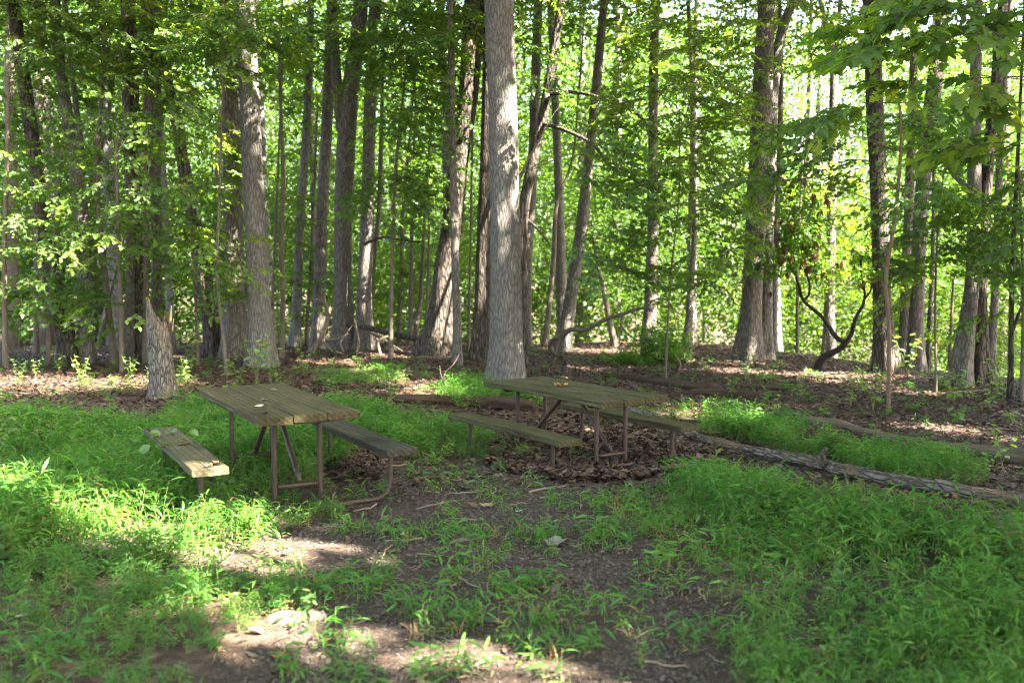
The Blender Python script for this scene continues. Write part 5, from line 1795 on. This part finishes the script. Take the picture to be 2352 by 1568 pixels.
# gravel
r, x, y, px, py = fan(90000, 3.8, 11, 204, 0.5)
d = np.where(inpoly(px, py, Z_GRAVEL), 0.9, 0.0) * np.clip(0.7 + 0.6 * fbm(x * 1.4, y * 1.4, 0, 67, 2), 0.1, 1)
k = r.random(len(x)) < d
x, y = x[k], y[k]
n = len(x)
P = np.stack([x, y, terrain(x, y) + 0.001], -1)
o = scatter('gravel', P, np.stack([r.normal(0, 0.5, n), r.normal(0, 0.5, n), r.uniform(0, 6.28, n)], -1), 0.004 + 0.011 * r.random(n) ** 2.5, G_PEBBLE)
tag(o, 'dark grey gravel in the bare middle of the clearing', 'gravel', kind='stuff')


# ------------------------------------------------------------------ small single things on the ground
def stick(label, a, b, w, mat=M_stick, bend=0.0, lift=0.0, fork=None):
    p0, p1 = ground_at(*a), ground_at(*b)
    rad = 0.5 * w * p0[1] / FP
    base = (p0 + p1) / 2
    root = empty('stick', base)
    tag(root, label, 'stick')
    d = p1 - p0
    nrm = np.array([-d[1], d[0], 0]) * bend
    q = spline([p0, p0 + d * 0.35 + nrm, p0 + d * 0.7 + nrm * 0.6, p1 + np.array([0, 0, lift])], 20)
    q[:, 2] = np.maximum(q[:, 2], terrain(q[:, 0], q[:, 1])) + rad * 0.9
    tube_obj('main_stem', q - base, np.linspace(rad, rad * 0.55, 20), mat, root, 7, lambda th, k, P: 1 + 0.25 * fbm(np.cos(th), np.sin(th), P[:, 0][:, None] * 12, 3, 2))
    if fork:
        i = 11
        e = q[i] + d * 0.25 + np.array([-d[1], d[0], 0]) * fork
        e[2] = T1(e[0], e[1]) + rad
        tube_obj('side_twig', spline([q[i] - base, e - base], 6), np.linspace(rad * 0.6, rad * 0.3, 6), mat, root, 5)


stick('long thin bare stick pointing up right at the bottom middle', (1082, 1535), (1182, 1484), 6, M_stick, 0.02)
stick('short dark stick left of the bottom middle', (962, 1448), (1040, 1478), 8, M_stick_d, -0.03)
stick('forked pale stick on the gravel in front of the dark bench', (955, 1172), (1048, 1152), 6, M_stick, 0.04, fork=0.15)
stick('straight grey twig on gravel left of the forked pale stick', (935, 1148), (1000, 1150), 4, M_stick_d)
stick('pale curved stick on the gravel before the greenish table', (1215, 1132), (1300, 1118), 6, M_stick, 0.05, fork=-0.2)
stick('second thin stick just below the pale curved stick', (1240, 1145), (1295, 1134), 4, M_stick)
stick('short blunt stick near the foot of the greenish bench', (1050, 1112), (1082, 1118), 7, M_stick_d)
stick('thick short stick on dirt beside the dark bench leg', (958, 1104), (1022, 1096), 9, M_stick_d, 0.03)
stick('stubby grey stick standing out in the sparse middle grass', (1168, 1350), (1198, 1322), 7, M_stick)
stick('small pale stick lying left of the stubby grey stick', (1010, 1344), (1050, 1346), 6, M_stick)
stick('twig lying in sparse grass at the lower right', (1740, 1252), (1790, 1280), 5, M_stick_d, 0.05)
stick('dark twig in the sparse grass right of the gravel', (1560, 1290), (1620, 1278), 5, M_stick_d, 0.08)
stick('thin brown twig at the bottom right of the gravel', (1530, 1410), (1570, 1380), 5, M_stick_d, 0.05, fork=0.2)
stick('long thin branch lying on litter left of central trunk', (860, 900), (1010, 893), 5, M_stick_d, 0.03)
stick('pale twig on litter left of the snag', (20, 905), (70, 908), 7, M_stick, 0.05)
stick('grey branch on litter right of the central trunk', (1212, 806), (1282, 820), 5, M_stick_d, 0.03)
stick('dead branch lying behind the mound of right-hand grass', (2180, 905), (2270, 898), 6, M_stick, 0.05)
stick('curved branch on litter by the right edge', (2240, 985), (2352, 992), 7, M_stick_d, 0.05)


def flat_leaf(name, label, p, sz, col, yaw, cat='leaf', seed=0, shape=MAPLE, curl=0.3):
    v, f = shape
    r_ = np.random.default_rng(seed)
    v = v * np.array([1, 1, 1]) - np.array([0.4, 0, 0])
    v[:, 2] = curl * (v[:, 0] ** 2 + v[:, 1] ** 2) + 0.05 * r_.normal(0, 1, len(v))
    v[:, 2] -= v[:, 2].min()
    c, s = math.cos(yaw), math.sin(yaw)
    v = np.stack([v[:, 0] * c - v[:, 1] * s, v[:, 0] * s + v[:, 1] * c, v[:, 2]], -1) * sz
    mb = MB()
    w = v.copy()
    w[:, 2] += 0.0015
    nn = len(v)
    mb.add(np.vstack([v, w]), [q[::-1] for q in f] + [tuple(i + nn for i in q) for q in f])
    o = link(name, mb.mesh(name, simple(name + '_blade', col, 0.7, 0.35, 20)), None, p)
    tag(o, label, cat)
    return o


flat_leaf('fallen_leaf', 'curled orange leaf lying on the greenish table', tloc(tabR, -0.02, 0.10, 0.745), 0.14, (0.42, 0.22, 0.07), 0.6, seed=3, curl=0.5)
flat_leaf('fallen_leaf', 'small pale leaf scrap near left edge of three-plank tabletop', tloc(tabL, -0.22, -0.42, 0.744), 0.07, (0.5, 0.40, 0.27), 0.2, seed=4, shape=HEX)
flat_leaf('fallen_leaf', 'dark crumpled leaf near the corner of three-plank tabletop', tloc(tabL, -0.27, -0.82, 0.744), 0.06, (0.06, 0.05, 0.045), 1.2, seed=5, curl=1.0)
flat_leaf('fallen_leaf', 'tiny grey leaf on the middle plank of three-plank table', tloc(tabL, -0.10, -0.12, 0.744), 0.05, (0.12, 0.11, 0.10), 2.2, seed=6, curl=0.8)
flat_leaf('fallen_leaf', 'thin curled leaf far on the three-plank tabletop', tloc(tabL, 0.16, 0.55, 0.744), 0.08, (0.10, 0.09, 0.08), 1.9, seed=7, shape=HEX, curl=0.8)
flat_leaf('fallen_leaf', 'crumbled brown leaf at sunlit end of pale bench', tloc(tabL, -0.64, -0.92, 0.428), 0.09, (0.20, 0.09, 0.05), 0.2, seed=8, curl=0.6)
flat_leaf('fallen_leaf', 'reddish leaf bit beside crumbled leaf on pale bench', tloc(tabL, -0.70, -0.97, 0.428), 0.05, (0.24, 0.14, 0.09), 1.2, seed=9, curl=0.9)
flat_leaf('fallen_leaf', 'brown leaf under the vine on pale bench', tloc(tabL, -0.70, 0.02, 0.428), 0.10, (0.17, 0.08, 0.04), 0.5, seed=10, shape=HEX)
for k_, (px, py, sz, colr, lab) in enumerate([
        (890, 1225, 0.10, (0.210, 0.105, 0.050), 'tan curled leaf on gravel left of centre'),
        (924, 1232, 0.05, (0.250, 0.200, 0.130), 'small pale yellowish leaf right of the tan curled leaf'),
        (1068, 1124, 0.13, (0.025, 0.028, 0.010), 'dark green-brown leaf on gravel between the tables'),
        (1120, 1140, 0.07, (0.070, 0.065, 0.045), 'greyish leaf scrap near the pale curved stick'),
        (1120, 1166, 0.10, (0.170, 0.135, 0.095), 'pale leaf with stalk in the middle of the gravel'),
        (1190, 1178, 0.06, (0.180, 0.190, 0.140), 'whitish leaf on the gravel middle'),
        (1275, 1252, 0.14, (0.110, 0.100, 0.090), 'grey dry maple leaf at the gravel edge'),
        (1240, 1100, 0.11, (0.130, 0.070, 0.035), 'brown maple leaf before the greenish bench'),
        (1350, 1092, 0.12, (0.150, 0.075, 0.040), 'light brown oak leaf by the greenish table leg'),
        (1130, 1430, 0.13, (0.035, 0.045, 0.030), 'dull green fallen leaf in the sparse grass'),
        (1310, 1110, 0.09, (0.140, 0.090, 0.050), 'curled tan leaf right of the pale curved stick'),
        (1420, 1108, 0.06, (0.180, 0.200, 0.170), 'pale mint leaf on litter near right-hand grass'),
        (640, 1515, 0.07, (0.190, 0.095, 0.040), 'orange-brown leaf at the bottom left of the gravel'),
        (52, 1418, 0.08, (0.300, 0.310, 0.300), 'whitish scrap in the grass near lower left corner')]):
    g = ground_at(px, py)
    flat_leaf('fallen_leaf', lab, g + np.array([0, 0, 0.012]), sz, colr, k_ * 1.3, seed=20 + k_, curl=0.5, shape=MAPLE if k_ % 2 == 0 else ELM)


def slab(name, label, px, py, L, W, H, mat, yaw, seed, cat):
    g = ground_at(px, py)
    r_ = np.random.default_rng(seed)
    n = 14
    th_ = np.linspace(0, 6.2832, n, endpoint=False)
    rad = 1 + 0.28 * r_.normal(0, 1, n)
    out, top = [], []
    for a, q in zip(th_, rad):
        x_, y_ = math.cos(a) * L / 2 * q, math.sin(a) * W / 2 * q
        c, s = math.cos(yaw), math.sin(yaw)
        out.append((x_ * c - y_ * s, x_ * s + y_ * c, -0.01))
        top.append(((x_ * c - y_ * s) * 0.85, (x_ * s + y_ * c) * 0.85, H * r_.uniform(0.6, 1.2)))
    mb = MB()
    mb.add(np.array(out + top + [(0, 0, H * 1.1)]), [(i, (i + 1) % n, n + (i + 1) % n, n + i) for i in range(n)] + [(n + i, n + (i + 1) % n, 2 * n) for i in range(n)])
    o = link(name, mb.mesh(name, mat), None, g)
    tag(o, label, cat)


slab('bark_slab', 'ragged pale grey slab of bark on the gravel at lower left', 672, 1418, 0.24, 0.13, 0.03, M_paleflake, 0.3, 1, 'bark')
slab('bark_slab', 'smaller pale bark piece right of the ragged slab', 728, 1418, 0.12, 0.08, 0.03, M_paleflake, -0.3, 2, 'bark')
slab('flat_stone', 'flat sandy stone sunk in the gravel middle', 1085, 1234, 0.26, 0.14, 0.012, simple('sandy_stone', (0.085, 0.075, 0.058), 0.9, 0.2, 9), 0.1, 3, 'stone')
slab('round_stone', 'small grey stone in the sparse middle grass', 1162, 1280, 0.07, 0.045, 0.025, M_stone, 0.4, 4, 'stone')
slab('round_stone', 'grey pebble right of the stubby grey stick', 1272, 1353, 0.05, 0.04, 0.025, M_stone, 0.4, 5, 'stone')

# vine creeping over the pale bench
vb = tloc(tabL, -0.86, 0.55, 0.0)
vine = empty('vine', vb)
tag(vine, 'leafy green vine climbing over the pale bench plank', 'vine')
def vpt(x_, y_, z_):
    return tloc(tabL, x_, y_, z_) - vb
for rows in ([(-0.9, 0.55, -0.02), (-0.9, 0.52, 0.3), (-0.84, 0.5, 0.44), (-0.7, 0.55, 0.47), (-0.55, 0.6, 0.56), (-0.42, 0.66, 0.74)],
             [(-0.92, 0.2, 0.0), (-0.95, 0.1, 0.3), (-0.86, 0.05, 0.44), (-0.72, 0.05, 0.46), (-0.56, 0.15, 0.56), (-0.46, 0.25, 0.72)]):
    q = spline(np.array([vpt(*p) for p in rows]), 24)
    tube_obj('stem', q, np.linspace(0.003, 0.0015, 24), M_stem, vine, 5)
lm = MB()
put_leaf(lm, ELM, (0, 0, 0), 0, 0, 0, 0.085, 0.11, 0.4)
vme = lm.mesh('leaf', M_seed, False, True)
r = np.random.default_rng(12)
for k_, (a, b_, c_) in enumerate([(-0.84, 0.5, 0.455), (-0.8, 0.47, 0.45), (-0.74, 0.55, 0.47), (-0.66, 0.5, 0.46), (-0.62, 0.57, 0.5), (-0.84, 0.58, 0.47), (-0.9, 0.3, 0.40), (-0.95, 0.2, 0.38), (-0.9, 0.1, 0.42), (-0.84, 0.06, 0.45),
                                   (-0.72, 0.02, 0.45), (-0.98, 0.0, 0.30), (-0.95, -0.1, 0.26), (-0.62, 0.12, 0.52), (-0.97, 0.4, 0.35), (-0.92, 0.5, 0.42), (-1.0, 0.1, 0.22)]):
    o = link('leaf', vme, vine, vpt(a, b_, c_))
    o.rotation_euler = (r.normal(0, 0.3), r.uniform(0.0, 0.5), r.uniform(0, 6.28))
    s_ = r.uniform(0.8, 1.3)
    o.scale = (s_, s_, s_)


# seedlings and small plants
def seedling_mesh(seed, h, n, L):
    r_ = np.random.default_rng(seed)
    lv, st = MB(), MB()
    for b in range(3):
        az = b * 2.1 + r_.uniform(0, 0.6)
        t_ = np.linspace(0, 1, 6)
        p = np.stack([0.35 * h * t_ ** 1.5 * math.cos(az), 0.35 * h * t_ ** 1.5 * math.sin(az), h * t_ * r_.uniform(0.7, 1.1)], -1)
        st.add(*tube(p, np.linspace(0.004, 0.0015, 6), 4, None, False))
        for i in range(n):
            j = (0.3 + 0.7 * i / n) * 4.99
            a = int(j)
            put_leaf(lv, ELM, p[a] + (p[a + 1] - p[a]) * (j - a), az + i * 2.3 + r_.normal(0, 0.4), r_.uniform(-0.5, 0.2), r_.normal(0, 0.3), L * r_.uniform(0.7, 1.2), L * r_.uniform(0.9, 1.2), r_.random())
    return lv.mesh('foliage', M_seed, False, True), st.mesh('stem', M_stem, True)


SEEDM = [seedling_mesh(5, 0.35, 6, 0.08), seedling_mesh(6, 0.25, 5, 0.07), seedling_mesh(7, 0.45, 8, 0.075), seedling_mesh(8, 0.18, 4, 0.09)]


def seedling(label, px, py, kind, s_, yaw, group=None):
    g = ground_at(px, py)
    root = empty('seedling', g, yaw)
    root.scale = (s_, s_, s_)
    tag(root, label, 'seedling', group)
    f_ = link('foliage', SEEDM[kind][0], root)
    f_['kind'] = 'stuff'
    link('stem', SEEDM[kind][1], root)


seedling('yellowish leafy shrub at the foot of the tall pale trunk', 590, 880, 2, 1.7, 0.4)
seedling('green leafy seedling just right of the yellowish shrub', 622, 884, 2, 1.4, 1.7)
seedling('low leafy seedling behind the far corner of three-plank table', 548, 892, 0, 1.2, 2.2)
seedling('leafy seedling behind the broken snag', 440, 850, 2, 1.6, 2.9)
seedling('small seedling right of the broken snag', 428, 878, 0, 1.2, 0.3)
seedling('pale leafy seedling beside the thin reddish sapling', 2005, 942, 2, 1.3, 0.9)
seedling('low seedling left of the pale leafy seedling', 1955, 935, 0, 1.3, 2.4)
seedling('bright seedling at the foot of the sunlit flared trunk', 2085, 868, 2, 1.8, 4.4)
seedling('tall sunlit seedling poking out of right-hand grass', 1890, 1050, 1, 1.1, 1.4)
seedling('seedling at the right edge above the bare log', 2300, 1075, 2, 1.0, 3.3)
seedling('seedling at the foot of the thin dark edge sapling', 2290, 905, 2, 1.3, 3.9)
seedling('seedling between the crossing trunks and the edge sapling', 2190, 930, 0, 1.6, 4.9)
seedling('leafy seedling before the flared dark trunk on the right', 1985, 905, 0, 1.2, 5.5)
seedling('young plant alone on the gravel before greenish bench', 1195, 1060, 1, 1.0, 0.2)
r = np.random.default_rng(55)
for k_ in range(46):
    if k_ < 22:
        px, py = r.uniform(0, 2352), r.uniform(845, 900)
    elif k_ < 34:
        px, py = r.uniform(1650, 2352), r.uniform(890, 1000)
    else:
        px, py = r.uniform(0, 700), r.uniform(850, 915)
    if 1350 < px < 1560 and py > 850:
        px += 300
    seedling('small leafy seedling scattered in the brown leaf litter', px, py, int(r.integers(0, 4)), r.uniform(0.7, 1.3), r.uniform(0, 6), 'seedlings scattered over the leaf litter')
for k_, (px, py, kd, s_) in enumerate([(690, 1330, 1, 0.9), (1080, 1420, 1, 0.9), (1480, 1530, 1, 0.9), (1010, 1430, 3, 0.9), (1570, 1500, 3, 0.9), (980, 1470, 3, 0.8)]):
    g = ground_at(px, py)
    n = 3
    P = np.stack([np.zeros(n), np.zeros(n), np.zeros(n)], -1) + np.random.default_rng(k_).normal(0, 0.03, (n, 3)) * [1, 1, 0]
    root = empty('stiltgrass_plant', g)
    tag(root, ['tall single grass plant on gravel above the ragged bark slab', 'tall single grass plant in the middle of the sparse grass', 'tall single grass plant at the bottom edge, right of centre',
               'low single grass plant left of the dull green fallen leaf', 'low single grass plant at the lower right edge of the gravel', 'low single grass plant just left of the short dark stick'][k_], 'plant', 'single taller plants in the sparse grass')
    o = link('foliage', GRASS[k_ % 5].data, root)
    o.scale = (0.5, 0.5, 0.6)
    o['kind'] = 'stuff'
# frond plant at the far left edge
g = ground_at(-40, 1120)
root = empty('fern_plant', g)
tag(root, 'sunlit fern-like plant cut by the left picture edge', 'plant')
lv, st = MB(), MB()
r = np.random.default_rng(9)
for b in range(4):
    az = -0.5 + b * 0.35
    t_ = np.linspace(0, 1, 10)
    p = np.stack([0.28 * t_ * math.cos(az), 0.28 * t_ * math.sin(az), (0.75 - 0.1 * b) * np.sin(t_ * 1.9) * 1.05], -1)
    st.add(*tube(p, np.linspace(0.004, 0.0015, 10), 4, None, False))
    for i in range(26):
        j = (0.15 + 0.85 * i / 26) * 8.99
        a = int(j)
        put_leaf(lv, HEX, p[a] + (p[a + 1] - p[a]) * (j - a), az + (1.3 if i % 2 else -1.3), -0.2, 0.2, 0.11 * (1 - 0.5 * i / 26), 0.035, r.random())
o = link('foliage', lv.mesh('foliage', M_seed, False, True), root)
o['kind'] = 'stuff'
link('stem', st.mesh('stem', M_stem, True), root)
